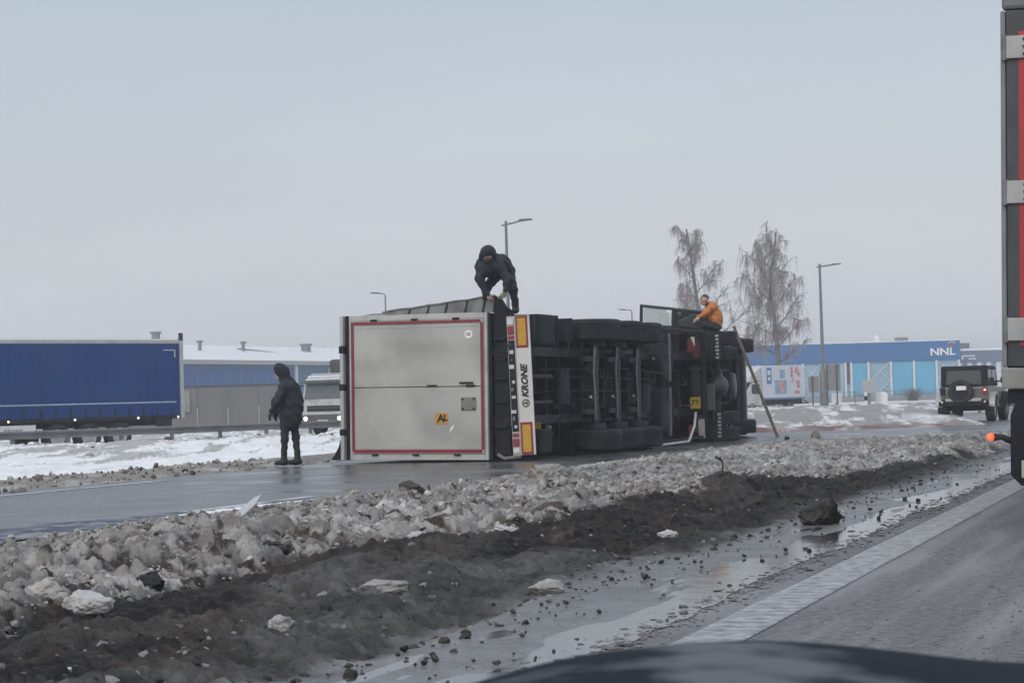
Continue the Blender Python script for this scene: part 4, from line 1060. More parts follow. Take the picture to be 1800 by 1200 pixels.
# lock hardware, stickers
LOCK = M('lock_plate', (0.24, 0.245, 0.245), (0.18, 0.185, 0.185), rough=0.5, metal=.2)
m = MB(); m.box((-.42, -.05, 1.43), (-.19, -.0315, 1.72)); lk = m.build('lock_plate', LOCK, tr, bevel=.008)
m = MB(); 
for x, z in ((-.22, 1.47), (-.22, 1.68), (-.39, 1.47), (-.39, 1.68)): m.tube([(x, -.065, z), (x, -.05, z)], .018, 8)
m.build('bolt', BLACK, lk)
m = MB(); m.box((.05, -.06, 1.48), (.08, -.033, 1.74)); m.box((-.005, -.055, 1.45), (.03, -.033, 1.62)); m.box((.01, -.055, 2.18), (.035, -.033, 2.36)); m.build('latch', BLACK, tr)
m = MB(); m.lathe((.92, -.0312, 1.56), (0, -1, 0), [(0, .075), (.006, .075)], 24); dsc = m.build('speed_sticker', SIGNW, tr)
m = MB(); m.box((.90, -.0395, 1.52), (.915, -.0375, 1.60)); m.box((.93, -.0395, 1.52), (.945, -.0375, 1.60)); m.build('mark', LETTER, dsc)
ORNG = M('orange_sticker', (0.55, 0.30, 0.045), (0.48, 0.25, 0.04), rough=0.45)
m = MB(); m.box((-.66, -.037, 1.97), (-.47, -.0312, 2.22)); stck = m.build('warning_sticker', ORNG, tr)
text('letter', 'A', .19, LETTER, basis((0, 0, -1), (1, 0, 0), (-.565, -.0385, 2.11)), stck, extrude=.001, offset=.008)
text('letter', 'L', .15, LETTER, basis((0, 0, -1), (1, 0, 0), (-.555, -.0385, 2.02)), stck, extrude=.001, offset=.008)
m = MB(); m.add([(-.66, -.033, 1.86), (-.72, -.033, 1.93), (-.82, -.033, 1.95), (-.73, -.033, 1.87)], [(0, 1, 2, 3)]); m.build('torn_label', SIGNW, tr)
for z0, z1, y0, w in ((1.92, 1.95, -.5, .2), (3.55, 3.6, -.6, .25)):
    m = MB(); m.box((y0, -.0335, z0), (y0 + w, -.0312, z1)); m.build('scuff_mark', M('scuff', (0.5, 0.5, 0.49), rough=.6), tr)
# chassis
for sgn in (-1, 1):
    m = MB(); x = sgn * .62
    m.box((x - .08, .1, .83), (x + .08, 13.2, .85)); m.box((x - .008, .1, .85), (x + .008, 13.2, 1.14)); m.box((x - .08, .1, 1.14), (x + .08, 13.2, 1.16)); m.build('chassis_rail', DARKSTEEL, tr)
for y in (.25, .9, 1.6, 2.4, 3.1, 4.45, 5.8, 7.4, 8.6, 10, 11.2, 12.4):
    MB().box((-1.2, y - .04, 1.0), (1.2, y + .04, 1.14)).build('cross_member', DARKSTEEL, tr)
MB().box((-1.295, .057, 1.165), (1.29, 13.59, 1.222)).build('floor_plate', BLACK, tr)
m = MB(); m.box((-1.22, .12, .86), (1.22, .2, 1.14)); 
for x in (-.75, -.3, .1, .45, .8): m.box((x, .06, .9), (x + .05, .118, 1.12))
m.build('rear_beam', BLACK, tr, bevel=.01)
AX = (3.8, 5.15, 6.5)
for y in AX:
    for sgn in (-1, 1):
        wheel(tr, (sgn * 1.055, y, .52), R=.52, w=.40, out=sgn)
        m = MB(); m.box((sgn * .5 - .05, y - .55, .50), (sgn * .5 + .05, y + .1, .60)); m.build('trailing_arm', DARKSTEEL, tr)
        m = MB(); m.lathe((sgn * .5, y + .38, .58), (0, 0, 1), [(0, .12), (.03, .15), (.1, .13), (.14, .16), (.22, .13), (.25, .15), (.28, .1)], 16); m.build('air_bag', BLACK, tr, smooth=True)
        m = MB(); m.tube([(sgn * .33, y - .32, .52), (sgn * .33, y - .1, .52)], .085, 12); m.tube([(sgn * .33, y - .1, .52), (sgn * .33, y, .52)], .03, 8); m.build('brake_chamber', DARKSTEEL, tr, smooth=True)
        m = MB(); m.lathe((sgn * .72, y, .52), (sgn, 0, 0), [(0, .09), (.02, .2), (.12, .21), (.14, .15)], 18); m.build('brake_disc', DARKSTEEL, tr, smooth=True)
    m = MB(); m.tube([(-.85, y, .52), (-.4, y, .52), (.4, y, .52), (.85, y, .52)], [.075, .075, .075, .075], 12); m.build('axle', M('axle_grey', (0.055, 0.062, 0.072), (0.032, 0.037, 0.044), rough=.45, metal=.3, scale=5), tr, smooth=True)
    MB().box((-.32, y - .078, .55), (-.2, y - .072, .60)).build('axle_label', SIGNW, tr)
    MB().tube([(.75, y - .25, .42), (.3, y - .3, .44), (-.2, y - .28, .42), (-.65, y - .22, .44)], .022, 6).build('brake_line', GREYSTEEL, tr, smooth=True)
for sgn in (-1, 1):
    m = MB(); 
    arc = [(3.8 - .45, .98), (3.8 - .2, 1.09), (6.7, 1.09), (7.05, .95)]
    for (y0, z0), (y1, z1) in zip(arc, arc[1:]):
        a = Vector((0, y0, z0)); b_ = Vector((0, y1, z1)); n_ = Vector((0, -(z1 - z0), (y1 - y0))).normalized() * .008
        m.add([(sgn * .84, a.y, a.z), (sgn * 1.27, a.y, a.z), (sgn * 1.27, b_.y, b_.z), (sgn * .84, b_.y, b_.z), (sgn * .84, a.y + n_.y, a.z + n_.z), (sgn * 1.27, a.y + n_.y, a.z + n_.z), (sgn * 1.27, b_.y + n_.y, b_.z + n_.z), (sgn * .84, b_.y + n_.y, b_.z + n_.z)], [(0,3,2,1),(4,5,6,7),(0,1,5,4),(1,2,6,5),(2,3,7,6),(3,0,4,7)])
    m.build('mudguard', BLACK, tr)
    MB().box((min(sgn * .84, sgn * 1.27), 3.12, .72), (max(sgn * .84, sgn * 1.27), 3.14, 1.1)).build('mudflap', BLACK, tr)
    # underrun side bars
    for z in (.45, .75):
        MB().box((sgn * 1.2 - .015, 7.6, z), (sgn * 1.2 + .015, 11.3, z + .1)).build('side_guard', DARKSTEEL, tr)
    for y in (7.8, 9.4, 11.0): MB().box((sgn * 1.17 - .02, y, .4), (sgn * 1.17 + .01, y + .05, 1.14)).build('guard_strut', DARKSTEEL, tr)
    m = MB(); m.box((sgn * .75 - .05, 11.7, .35), (sgn * .75 + .05, 11.82, 1.1)); m.box((sgn * .75 - .14, 11.62, .33), (sgn * .75 + .14, 11.9, .36)); m.build('landing_leg', DARKSTEEL, tr)
    # spare wheels lie flat in their carrier
    wheel(tr, (sgn * .58, 8.9, .74), R=.50, w=.30, out=-1, ax=(0, 0, 1), name='spare_wheel', rim=DARKSTEEL)
    MB().box((sgn * .58 - .52, 8.86, .52), (sgn * .58 + .52, 8.94, .56)).build('spare_wheel_bracket', GREYSTEEL, tr)
m = MB(); m.box((.72, .55, .42), (1.27, 1.35, 1.12)); bx = m.build('storage_box', BLACK, tr, bevel=.04)
m = MB()
for z in (.5, .62, .74, .86): m.box((.78, .52, z), (1.22, .548, z + .05))
m.build('box_rib', DARKSTEEL, bx)
m = MB(); m.box((.78, 1.55, .45), (1.27, 1.57, 1.1)); m.build('mudflap', BLACK, tr)
m = MB(); m.box((-1.2, .55, .45), (-.78, 1.2, 1.1)); m.build('storage_box', BLACK, tr, bevel=.03)
for x in (-.9, -.32, .15, .62): MB().box((x, .45, .62), (x + .05, 1.7, .70)).build('bracket', DARKSTEEL, tr)
MB().box((-.86, 1.25, .70), (-.66, 1.27, .86)).build('amber_label', YELLOWP, tr)
MB().tube([(-.35, 2.3, .66), (.3, 2.3, .66)], .14, 14).build('air_tank', DARKSTEEL, tr, smooth=True)
MB().tube([(-.55, 7.5, .72), (.0, 7.5, .72)], .16, 14).build('air_tank', DARKSTEEL, tr, smooth=True)
for x, y0, y1, z in ((.12, .4, 7.6, .93), (-.14, .4, 7.6, .95), (.3, 2.0, 11.5, .98)): MB().tube([(x, y0, z), (x + .04, (y0 + y1) / 2, z - .05), (x, y1, z)], .018, 6).build('air_hose', DARKSTEEL, tr)
hr = random.Random(3)
for k in range(22):
    y0 = hr.uniform(.4, 10.5); x0 = hr.uniform(-.9, .9); z0 = hr.uniform(.6, .98); ln = hr.uniform(.5, 1.6)
    a = hr.choice((0, 1)); p0 = Vector((x0, y0, z0)); p3 = p0 + (Vector((hr.gauss(0, .15), ln, hr.gauss(0, .05))) if a else Vector((ln * hr.choice((-1, 1)) * .6, hr.gauss(0, .2), 0)))
    sag = Vector((hr.gauss(-.05, .05), 0, hr.uniform(-.16, -.03)))
    MB().tube([p0, p0.lerp(p3, .3) + sag, p0.lerp(p3, .7) + sag, p3], hr.choice((.013, .018, .024)), 6).build('air_hose', hr.choice((DARKSTEEL, BLACK, RUBBER)), tr, smooth=True)
for k in range(10):
    y0 = hr.uniform(.5, 9.5); x0 = hr.uniform(-.95, .95); z0 = hr.uniform(.66, .95); q = hr.uniform(.05, .13)
    MB().box((x0, y0, z0), (x0 + q, y0 + q * 1.4, z0 + q)).build('valve_block', hr.choice((DARKSTEEL, GREYSTEEL, DARKSTEEL)), tr, bevel=.012)
MB().tube([(-1.28, 7.25, .45), (-1.22, 8.6, .05), (-.9, 8.95, .02), (-.6, 9.0, .0)], .028, 8).build('bent_tube', M('bare_white_tube', (0.55, 0.56, 0.57), rough=.4), tr, smooth=True)
# bumper beam with lamps and marker plates, knocked slightly askew
bpar = MB(); bpar.box((-1.22, -.02, .645), (1.22, .10, .80)); bum = bpar.build('rear_bumper', FRAMEM, tr, bevel=.012)
m = MB(); m.box((-.80, -.028, .665), (.80, -.021, .785)); m.build('lamp_recess', BLACK, bum)
for k in range(12):
    x = -.74 + k * .13; s_ = RNG.uniform(.03, .055)
    MB().box((x, -.04, .69 + .03 * (k % 2)), (x + s_ * 1.4, -.029, .74 + .025 * (k % 3))).build('lamp_fitting', (LAMPW, GREYSTEEL, LAMPW, DARKSTEEL)[k % 4], bum, bevel=.005)
for x0, x1, mt in ((.90, 1.05, LAMPRED), (.82, .88, LAMPRED), (1.07, 1.18, LAMPW), (-1.06, -.92, LAMPRED), (-.89, -.83, LAMPRED), (-1.18, -1.09, LAMPW)):
    MB().box((x0, -.04, .665), (x1, -.0215, .785)).build('tail_lamp', mt, bum, bevel=.01)
mp_ = MB(); mp_.box((-1.21, -.03, .37), (1.23, .0, .64)); pan = mp_.build('marker_panel', M('marker_panel_white', (0.66, 0.655, 0.64), (0.55, 0.55, 0.54), rough=.5, scale=2, dirt_or_sheen=(.3, .29, .28), dlo=.55, dhi=.9), tr, bevel=.004)
for x0, x1 in ((.66, 1.225), (-1.205, -.64)):
    MB().box((x0, -.036, .405), (x1, -.0305, .63)).build('marker_border', REDT, pan)
    MB().box((x0 + .045, -.040, .44), (x1 - .045, -.0365, .595)).build('marker_plate', YELLOWP, pan)
text('lettering', 'KRONE', .165, LETTER, basis((1, 0, 0), (0, 0, 1), (.07, -.0315, .505)), pan, extrude=.001, shear=.25, offset=.009, sx=1.02)
m = MB(); c0 = Vector((-.31, -.033, .505)); ring = [c0 + Vector((math.cos(a) * .062, 0, math.sin(a) * .062)) for a in [i * math.pi / 12 for i in range(25)]]
m.tube(ring, .010, 5, cap=False); m.box((-.323, -.038, .50), (-.297, -.031, .55)); m.box((-.345, -.038, .475), (-.275, -.031, .495)); m.build('emblem', LETTER, pan)
tiltm = Matrix.Translation((0, 0, .6)) @ Matrix.Rotation(R_(-2.3), 4, 'Y') @ Matrix.Translation((0, 0, -.6))
bum.matrix_local = tiltm; pan.matrix_local = tiltm
MB().tube([(-1.24, .02, .62), (-1.27, -.06, .9), (-1.20, -.08, 1.02)], .035, 8).build('bent_rail', GREYSTEEL, tr, smooth=True)
# sheet torn loose from the upper side along the rear edge
TORN = M('torn_side_sheet', (0.20, 0.205, 0.205), (0.13, 0.135, 0.135), rough=.6, scale=2, bump=.3, bscale=5, dirt_or_sheen=(.08, .08, .08), dscale=3)
m = MB(); zs = np.linspace(3.62, 1.14, 15); vs = []
for i, z in enumerate(zs):
    f = i / 14; hgt = .008 + .285 * f ** 1.05 + .008 * math.sin(i * 2.1); y = .02 + .12 * f + .03 * math.sin(i * 1.3)
    vs += [(1.30, y - .05, z), (1.30 + hgt, y + .10 * f, z), (1.30 + hgt * .97, y + .16 * f + .012, z), (1.30, y + .02, z)]
fs = []
for i in range(14):
    for k in range(4): k2 = (k + 1) % 4; fs.append((i*4 + k, i*4 + k2, i*4 + 4 + k2, i*4 + 4 + k))
fs += [(0, 1, 2, 3), (59, 58, 57, 56)]
m.add(vs, fs); torn = m.build('torn_sheet', TORN, tr)
m = MB()
for i in (5, 7, 9, 11, 13): a, b_ = vs[i*4], vs[i*4 + 1]; m.tube([(a[0] + .01, a[1] - .012, a[2]), (b_[0], b_[1] - .012, b_[2])], .018, 6)
m.build('sheet_rib', DARKSTEEL, torn)
m = MB(); m.tube([tuple(Vector(vs[i*4 + 1]) + Vector((.012, -.005, 0))) for i in range(2, 15)], .018, 6); m.build('sheet_edge', GREYSTEEL, torn)
m = MB(); m.prism([(1.20, 1.13), (1.60, 1.13), (1.56, 1.02), (1.40, .92), (1.32, .80), (1.2, .76)], 'y', .12, .22); m.build('torn_corner', BLACK, tr)
m = MB(); m.prism([(-1.30, 4.065), (-1.30, 4.30), (-1.23, 4.24), (-1.08, 4.15), (-.9, 4.09), (-.86, 4.065)], 'y', .0, .03); m.build('torn_flap', BLACK, tr)
m = MB(); m.tube([(1.27, .1, .86), (1.40, .06, .90), (1.47, .05, .97), (1.50, .05, .96)], .022, 6); m.build('bent_hook', BLACK, tr)
lay(tr, 0.69, 35.65, R_(21), 0.01, R_(-0.9))

# ---------------- overturned tractor unit
tc_ = thing('truck_tractor', 'overturned black lorry tractor showing its underside with the cab door standing open', 'lorry')
for sgn in (-1, 1):
    m = MB(); x = sgn * .40; m.box((x - .04, -1.1, .72), (x + .04, 5.0, .98)); m.build('chassis_rail', DARKSTEEL, tc_)
    for k in (0, 1):
        wheel(tc_, (sgn * (1.10 - .36 * k), 0, .51), R=.51, w=.31, out=sgn, n=28)
    wheel(tc_, (sgn * 1.0, 3.75, .50), R=.50, w=.33, out=sgn, n=28)
    m = MB()
    pr_ = [(.66 * math.cos(a), .51 + .66 * math.sin(a)) for a in [R_(d) for d in range(-5, 190, 13)]]
    for (y0, z0), (y1, z1) in zip(pr_, pr_[1:]):
        m.add([(sgn * .55, y0, z0), (sgn * 1.26, y0, z0), (sgn * 1.26, y1, z1), (sgn * .55, y1, z1), (sgn * .55, y0 * 1.02, .51 + (z0 - .51) * 1.02), (sgn * 1.26, y0 * 1.02, .51 + (z0 - .51) * 1.02), (sgn * 1.26, y1 * 1.02, .51 + (z1 - .51) * 1.02), (sgn * .55, y1 * 1.02, .51 + (z1 - .51) * 1.02)], [(0,3,2,1),(4,5,6,7),(0,1,5,4),(1,2,6,5),(2,3,7,6),(3,0,4,7)])
    m.build('mudguard', BLACK, tc_)
    fl = MB().box((sgn * .58, -.74, .28), (sgn * 1.25, -.72, .95)).build('mudflap', BLACK, tc_)
    m = MB(); yy = -.752
    for k in range(7):
        x = sgn * .62 + sgn * k * .083; w = .05
        m.box((min(x, x + sgn * w), yy, .34), (max(x, x + sgn * w), yy + .01, .42 - .02 * (k % 3 == 1)))
    m.build('flap_lettering', M('faded_white_print', (0.42, 0.42, 0.42), (0.25, 0.25, 0.25), rough=.6, scale=20), fl)
    m = MB(); m.tube([(sgn * .95, .95, .72), (sgn * .95, 2.9, .72)], .30, 20); m.build('fuel_tank', M('tank_metal', (0.10, 0.105, 0.11), (0.06, 0.063, 0.066), rough=.4, metal=.5, scale=3), tc_, smooth=True)
    m = MB(); m.box((sgn * .95 - .33, 1.3, .38), (sgn * .95 + .33, 1.38, 1.06)); m.box((sgn * .95 - .33, 2.4, .38), (sgn * .95 + .33, 2.48, 1.06)); m.build('tank_strap', DARKSTEEL, tc_)
    m = MB(); m.box((sgn * .85 - .2, -1.17, .72), (sgn * .85 + .2, -1.1, .9)); m.build('tail_lamp', M('dull_red_lens', (0.07, .012, .02), (.05, .01, .016), rough=.5), tc_, bevel=.01)
    m = MB(); m.tube([(sgn * .25, -.3, .6), (sgn * .42, 0, .55), (sgn * .5, .8, .7)], .05, 8); m.build('suspension_arm', DARKSTEEL, tc_, smooth=True)
    m = MB(); m.tube([(sgn * .42, -.45, .55), (sgn * .42, -.45, .85)], .13, 14); m.build('air_bag', BLACK, tc_, smooth=True)
m = MB(); m.lathe((0, 0, .51), (0, 1, 0), [(-.3, .06), (-.26, .16), (-.12, .26), (.05, .28), (.2, .2), (.42, .11), (.5, .09)], 20); m.build('differential', M('cast_housing', (0.075, 0.08, 0.085), (0.04, 0.042, 0.045), rough=.5, scale=5), tc_, smooth=True)
MB().tube([(-.95, 0, .51), (-.3, 0, .51), (.3, 0, .51), (.95, 0, .51)], [.09, .1, .1, .09], 12).build('axle', DARKSTEEL, tc_, smooth=True)
MB().tube([(0, .5, .52), (0, 2.6, .78)], .06, 10).build('drive_shaft', DARKSTEEL, tc_, smooth=True)
MB().tube([(-.9, 3.75, .46), (.9, 3.75, .46)], .08, 10).build('front_axle', DARKSTEEL, tc_, smooth=True)
m = MB(); m.box((-.36, 2.7, .5), (.36, 4.6, 1.1)); m.build('engine_block', BLACK, tc_, bevel=.06)
m = MB(); m.lathe((0, 3.3, .5), (0, 0, -1), [(-.1, .34), (.02, .34), (.06, .3), (.08, .2)], 20); m.build('oil_pan', M('pan_grey', (0.09, 0.095, 0.1), (0.05, 0.053, 0.056), rough=.4, metal=.3), tc_, smooth=True)
for y, x0, x1 in ((-.85, -.55, .05), (.75, -.2, .35)): MB().tube([(x0, y, .6), (x1, y, .6)], .15, 14).build('air_tank', M('tank_dark', (0.07, 0.075, 0.08), (0.04, 0.043, 0.046), rough=.4, metal=.3), tc_, smooth=True)
for y in (-1.05, -.2, .6, 2.0): MB().box((-.36, y, .76), (.36, y + .07, .94)).build('cross_member', DARKSTEEL, tc_)
m = MB(); m.lathe((0, 0, .98), (0, 0, 1), [(0, .5), (.12, .5), (.16, .44)], 24); m.build('fifth_wheel', DARKSTEEL, tc_, smooth=True)
YP = M('yellow_plate', (0.55, 0.40, 0.03), (0.45, 0.32, 0.03), rough=.45, dirt_or_sheen=(.2, .15, .04), dscale=6, dlo=.55, dhi=.9)
yp = MB().box((-.50, -1.19, .74), (-.24, -1.17, .98)).build('number_plate', YP, tc_)
text('plate_text', 'TT', .15, LETTER, basis((0, 0, -1), (1, 0, 0), (-.37, -1.193, .86)), yp, extrude=.001, offset=.003)
m = MB(); m.box((-1.22, -1.16, .62), (1.22, -1.05, .70)); m.build('rear_bar', BLACK, tc_)
for x0, x1 in ((.78, 1.14),): 
    rf_ = MB().box((x0, -1.20, .84), (x1 - .04, -1.185, 1.0)).build('red_reflector', M('dark_red', (0.17, 0.014, 0.03), (.12, .01, .02), rough=.5), tc_)
    m = MB(); m.add([(x1 - .02, -1.205, .83), (x1 - .02, -1.205, .93), (x0 + .12, -1.205, .83)], [(0, 1, 2)]); m.build('white_corner', SIGNW, rf_)
rf_ = MB().box((-1.16, -1.20, .92), (-.86, -1.185, 1.02)).build('red_reflector', LAMPRED, tc_)
m = MB(); m.box((-1.18, -1.20, .66), (-.74, -1.188, .80)); ws_ = m.build('white_strip', M('striped_white', (0.5, 0.5, 0.5), (0.3, 0.27, 0.27), rough=.5, scale=14), tc_)
# cab
CABM = M('black_cab_paint', (0.022, 0.025, 0.029), (0.03, 0.032, 0.035), rough=.35, scale=2, dirt_or_sheen=(.07, .068, .065), dscale=2, dlo=.5, dhi=.8)
m = MB(); m.box((-1.25, 2.75, 1.0), (1.22, 4.95, 3.72)); cab = m.build('cab', CABM, tc_, bevel=.12, segs=3)
m = MB(); m.box((-1.24, 4.72, .34), (1.24, 5.1, 1.1)); m.build('front_bumper', CABM, tc_, bevel=.08)
m = MB(); m.box((1.221, 3.05, 1.05), (1.26, 3.12, 2.95)); m.box((1.221, 4.42, 1.05), (1.26, 4.5, 2.95)); m.build('door_frame', GREYSTEEL, cab)
for sgn in (-1, 1): MB().box((sgn * 1.0 - .22, 3.0, .45), (sgn * 1.0 + .22, 3.12, 1.0)).build('step', BLACK, tc_, bevel=.02)
for sgn in (-1, 1):
    m = MB(); pr_ = [(3.75 + .60 * math.cos(a), .50 + .60 * math.sin(a)) for a in [R_(d) for d in range(10, 175, 15)]]
    for (y0, z0), (y1, z1) in zip(pr_, pr_[1:]):
        m.add([(sgn * .8, y0, z0), (sgn * 1.24, y0, z0), (sgn * 1.24, y1, z1), (sgn * .8, y1, z1), (sgn * .8, y0, z0 + .02), (sgn * 1.24, y0, z0 + .02), (sgn * 1.24, y1, z1 + .02), (sgn * .8, y1, z1 + .02)], [(0,3,2,1),(4,5,6,7),(0,1,5,4),(1,2,6,5),(2,3,7,6),(3,0,4,7)])
    m.build('front_mudguard', BLACK, tc_)
# open door: local u away from the hinge, v = truck height
DRM = M('door_trim', (0.028, 0.031, 0.036), (0.04, 0.043, 0.048), rough=.5, scale=3)
dm = MB(); W, T = .58, .07
def dq(u0, u1, z0, z1, t0=-.035, t1=.035): return ((u0, t0, z0), (u1, t1, z1))
dm.box(*dq(0, W, 1.10, 2.05)); dm.box(*dq(0, .06, 2.052, 2.98)); dm.box(*dq(W - .06, W, 2.052, 2.98)); dm.box(*dq(.062, W - .062, 2.90, 2.98)); dm.box(*dq(.062, W - .062, 2.052, 2.16))
dr = dm.build('door', DRM, tc_, bevel=.015)
dr.matrix_local = Matrix.Translation((1.22, 4.35, 0)) @ Matrix.Rotation(R_(8), 4, 'Y') @ Matrix.Rotation(R_(-28), 4, 'Z')
PANE = M('greenish_pane', (0.55, 0.66, 0.62), (0.5, 0.62, 0.58), rough=.08, alpha=.42)
pg = MB(); pg.add([(.062, -.004, 2.18), (W - .062, -.004, 2.30), (W - .062, -.004, 2.88), (.062, -.004, 2.88), (.062, .004, 2.18), (W - .062, .004, 2.30), (W - .062, .004, 2.88), (.062, .004, 2.88)], [(0,3,2,1),(4,5,6,7),(0,1,5,4),(1,2,6,5),(2,3,7,6),(3,0,4,7)]); pg.build('window', PANE, dr)
m = MB(); m.prism([(.1, 1.5), (.48, 1.4), (.51, 1.62), (.4, 1.74), (.26, 1.98), (.12, 1.95)], 'y', -.075, -.036); m.build('armrest', M('grey_trim', (0.085, 0.09, 0.1), (0.065, 0.07, 0.078), rough=.6), dr, bevel=.02)
m = MB(); m.box((.42, -.06, 1.92), (.5, -.036, 2.0)); m.build('door_handle', GREYSTEEL, dr)
MB().box((1.235, 3.2, 2.1), (1.27, 4.3, 2.75)).build('sill', M('pale_sill', (0.4, 0.42, 0.42), rough=.4), tc_, bevel=.01)
lay(tc_, 5.2, 47.3, R_(12.5), 0.0, 0.0, half=1.27)

# ladder against the tipped lorry
WOOD = M('weathered_wood', (0.20, 0.15, 0.115), (0.12, 0.09, 0.07), rough=.75, scale=8, stretch=(6, 6, .6), bump=.2)
ld = thing('ladder', 'long wooden ladder leaning against the tipped lorry front', 'ladder', (6.33, 49.4, 0))
tip = Vector((-0.97, 0.15, 2.72)); dirl = tip.normalized(); sidev = Vector((.20, .98, 0)).normalized()
for k in (0, 1):
    off = sidev * .28 * k
    MB().tube([off, off + tip], .030, 6).build('rail', WOOD, ld)
for k in range(9):
    p = dirl * (.25 + k * .3); MB().tube([p + sidev * .03, p + sidev * .25], .018, 6).build('rung', WOOD, ld)

# ---------------- blue curtain-sided trailer on the far carriageway
BLUEC = M('blue_curtain', (0.007, 0.040, 0.158), (0.011, 0.048, 0.175), rough=.6, spec=.15, scale=.5, bump=.25, bscale=.7, bdist=.15, dirt_or_sheen=(0.022, 0.050, 0.14), dscale=.6, dlo=.5, dhi=.8)
hx, hy = -0.715, -0.699
bt = thing('curtain_trailer', 'long blue curtain-sided lorry trailer passing behind the guard rail', 'semi-trailer', (-12.45 - 1.27 * 0.699, 77 + 1.27 * 0.715, -0.32), math.atan2(-hx, hy))
SILV = M('silver_profile', (0.45, 0.46, 0.47), (0.36, 0.37, 0.38), rough=.4, metal=.3)
MB().box((-1.27, .02, 1.24), (1.27, 13.6, 3.88)).build('body', BLUEC, bt)
m = MB(); n = 64
for i in range(n): 
    y0, y1 = .12 + i * 13.3 / n, .12 + (i + 1) * 13.3 / n; b0 = .022 + .014 * math.sin(i * 1.1) + .008 * math.sin(i * 2.9); b1 = .022 + .014 * math.sin((i + 1) * 1.1) + .008 * math.sin((i + 1) * 2.9)
    m.add([(-1.272 - b0, y0, 1.22), (-1.272 - b1, y1, 1.22), (-1.272 - b1, y1, 3.86), (-1.272 - b0, y0, 3.86)], [(0, 1, 2, 3)])
cu_ = m.build('curtain', BLUEC, bt, smooth=True)
for k in range(21): MB().box((-1.325, .5 + k * .62, 1.10), (-1.318, .545 + k * .62, 1.52)).build('strap', BLACK, cu_)
MB().box((-1.322, .3, 1.68), (-1.302, 13.4, 1.73)).build('stripe', M('pale_blue_stripe', (0.35, 0.42, 0.55), rough=.5), cu_)
m = MB(); m.box((-1.324, .3, 3.62), (-1.303, .82, 3.66)); m.box((-1.324, .3, 3.38), (-1.303, .35, 3.62)); m.build('corner_mark', M('pale_mark', (0.4, 0.44, 0.52), rough=.5), cu_)
MB().box((-1.31, 0, 3.88), (1.31, 13.62, 4.02)).build('roof_rail', SILV, bt, bevel=.02)
MB().box((-1.2, .05, 4.021), (1.2, 13.5, 4.06)).build('roof', SNOW, bt)
for sgn in (-1, 1): MB().box((sgn * 1.29 - .05, -.04, 1.1), (sgn * 1.29 + .05, .11, 4.0)).build('corner_post', SILV, bt)
MB().box((-1.33, -.05, 4.0), (-1.22, .08, 4.28)).build('corner_stay', DARKSTEEL, bt)
MB().box((-1.24, -.02, 1.2), (1.24, .0, 3.9)).build('rear_door', WHITEP, bt)
MB().box((-1.30, .1, 1.08), (-1.20, 13.5, 1.22)).build('side_beam', BLACK, bt)
MB().box((-.7, .1, .85), (.7, 13, 1.1)).build('chassis', BLACK, bt)
for y in (2.75, 4.06, 5.37):
    for sgn in (-1, 1): wheel(bt, (sgn * 1.05, y, .52), R=.52, w=.38, out=sgn, n=24, rim=SILV)
MB().box((-1.28, 6.3, .55), (-1.24, 9.6, 1.0)).build('side_skirt', WHITE, bt)
text('lettering', 'KRONE', .22, BLACK, basis((0, -1, 0), (0, 0, 1), (-1.285, 7.2, .78)), bt, extrude=.001)
MB().box((-1.25, -.03, .5), (1.25, .08, .75)).build('rear_bumper', GREYSTEEL, bt)
MB().box((-1.28, .5, .62), (-1.22, 1.2, 1.08)).build('tool_box', BLACK, bt)
AMB = M('marker_light', (0.8, 0.75, 0.65), rough=.3, emit=(1.0, .85, .6), estr=1.4)
for y in (.22, 2.0, 4.7, 7.4): MB().lathe((-1.302, y, 1.14), (-1, 0, 0), [(0, .045), (.02, .035)], 10).build('marker_lamp', AMB, bt)

# ---------------- white lorry coming towards us
wt = thing('white_lorry', 'white oncoming lorry with headlights lit behind the standing person', 'lorry', (-9.05, 97.5, -0.32), math.atan2(0.50, -0.86))
CW = M('white_cab', (0.62, 0.63, 0.64), (0.5, 0.51, 0.52), rough=.4, dirt_or_sheen=(.3, .3, .3), dscale=1.5, dlo=.5, dhi=.8)
m = MB(); m.prism([(0, .95), (0, 1.75), (-.16, 2.62), (-.35, 2.74), (-2.0, 2.74), (-2.0, .75), (-.2, .75)], 'x', -1.22, 1.22); wcab = m.build('cab', CW, wt, bevel=.05)
m = MB(); m.add([(-1.1, .005, 1.74), (1.1, .005, 1.74), (1.06, -.135, 2.45), (-1.06, -.135, 2.45), (-1.1, .02, 1.74), (1.1, .02, 1.74), (1.06, -.12, 2.45), (-1.06, -.12, 2.45)], [(0,3,2,1),(4,5,6,7),(0,1,5,4),(1,2,6,5),(2,3,7,6),(3,0,4,7)]); m.build('windscreen', M('grey_windscreen', (0.13, 0.155, 0.17), (0.1, 0.125, 0.14), rough=.1), wt)
MB().box((-1.15, -.2, 2.5), (1.15, .22, 2.64)).build('sun_visor', M('grey_visor', (0.12, 0.14, 0.14), rough=.4), wt, bevel=.03)
MB().box((-.95, .0, 1.15), (.95, .03, 1.42)).build('grille', BLACK, wt)
MB().box((-.9, .031, 1.30), (.9, .045, 1.33)).build('grille_bar', GREYSTEEL, wt)
MB().box((-1.2, -.05, .42), (1.2, .10, .98)).build('bumper', M('grey_bumper', (0.10, 0.105, 0.11), rough=.6), wt, bevel=.04)
MB().box((-1.15, .1, 1.0), (1.15, .115, 1.10)).build('bumper_trim', CW, wt)
MB().box((-.3, .102, .6), (.3, .115, .74)).build('number_plate', SIGNW, wt)
HL = M('headlight_lit', (0.9, 0.9, 0.88), rough=.2, emit=(1, .96, .86), estr=5.0)
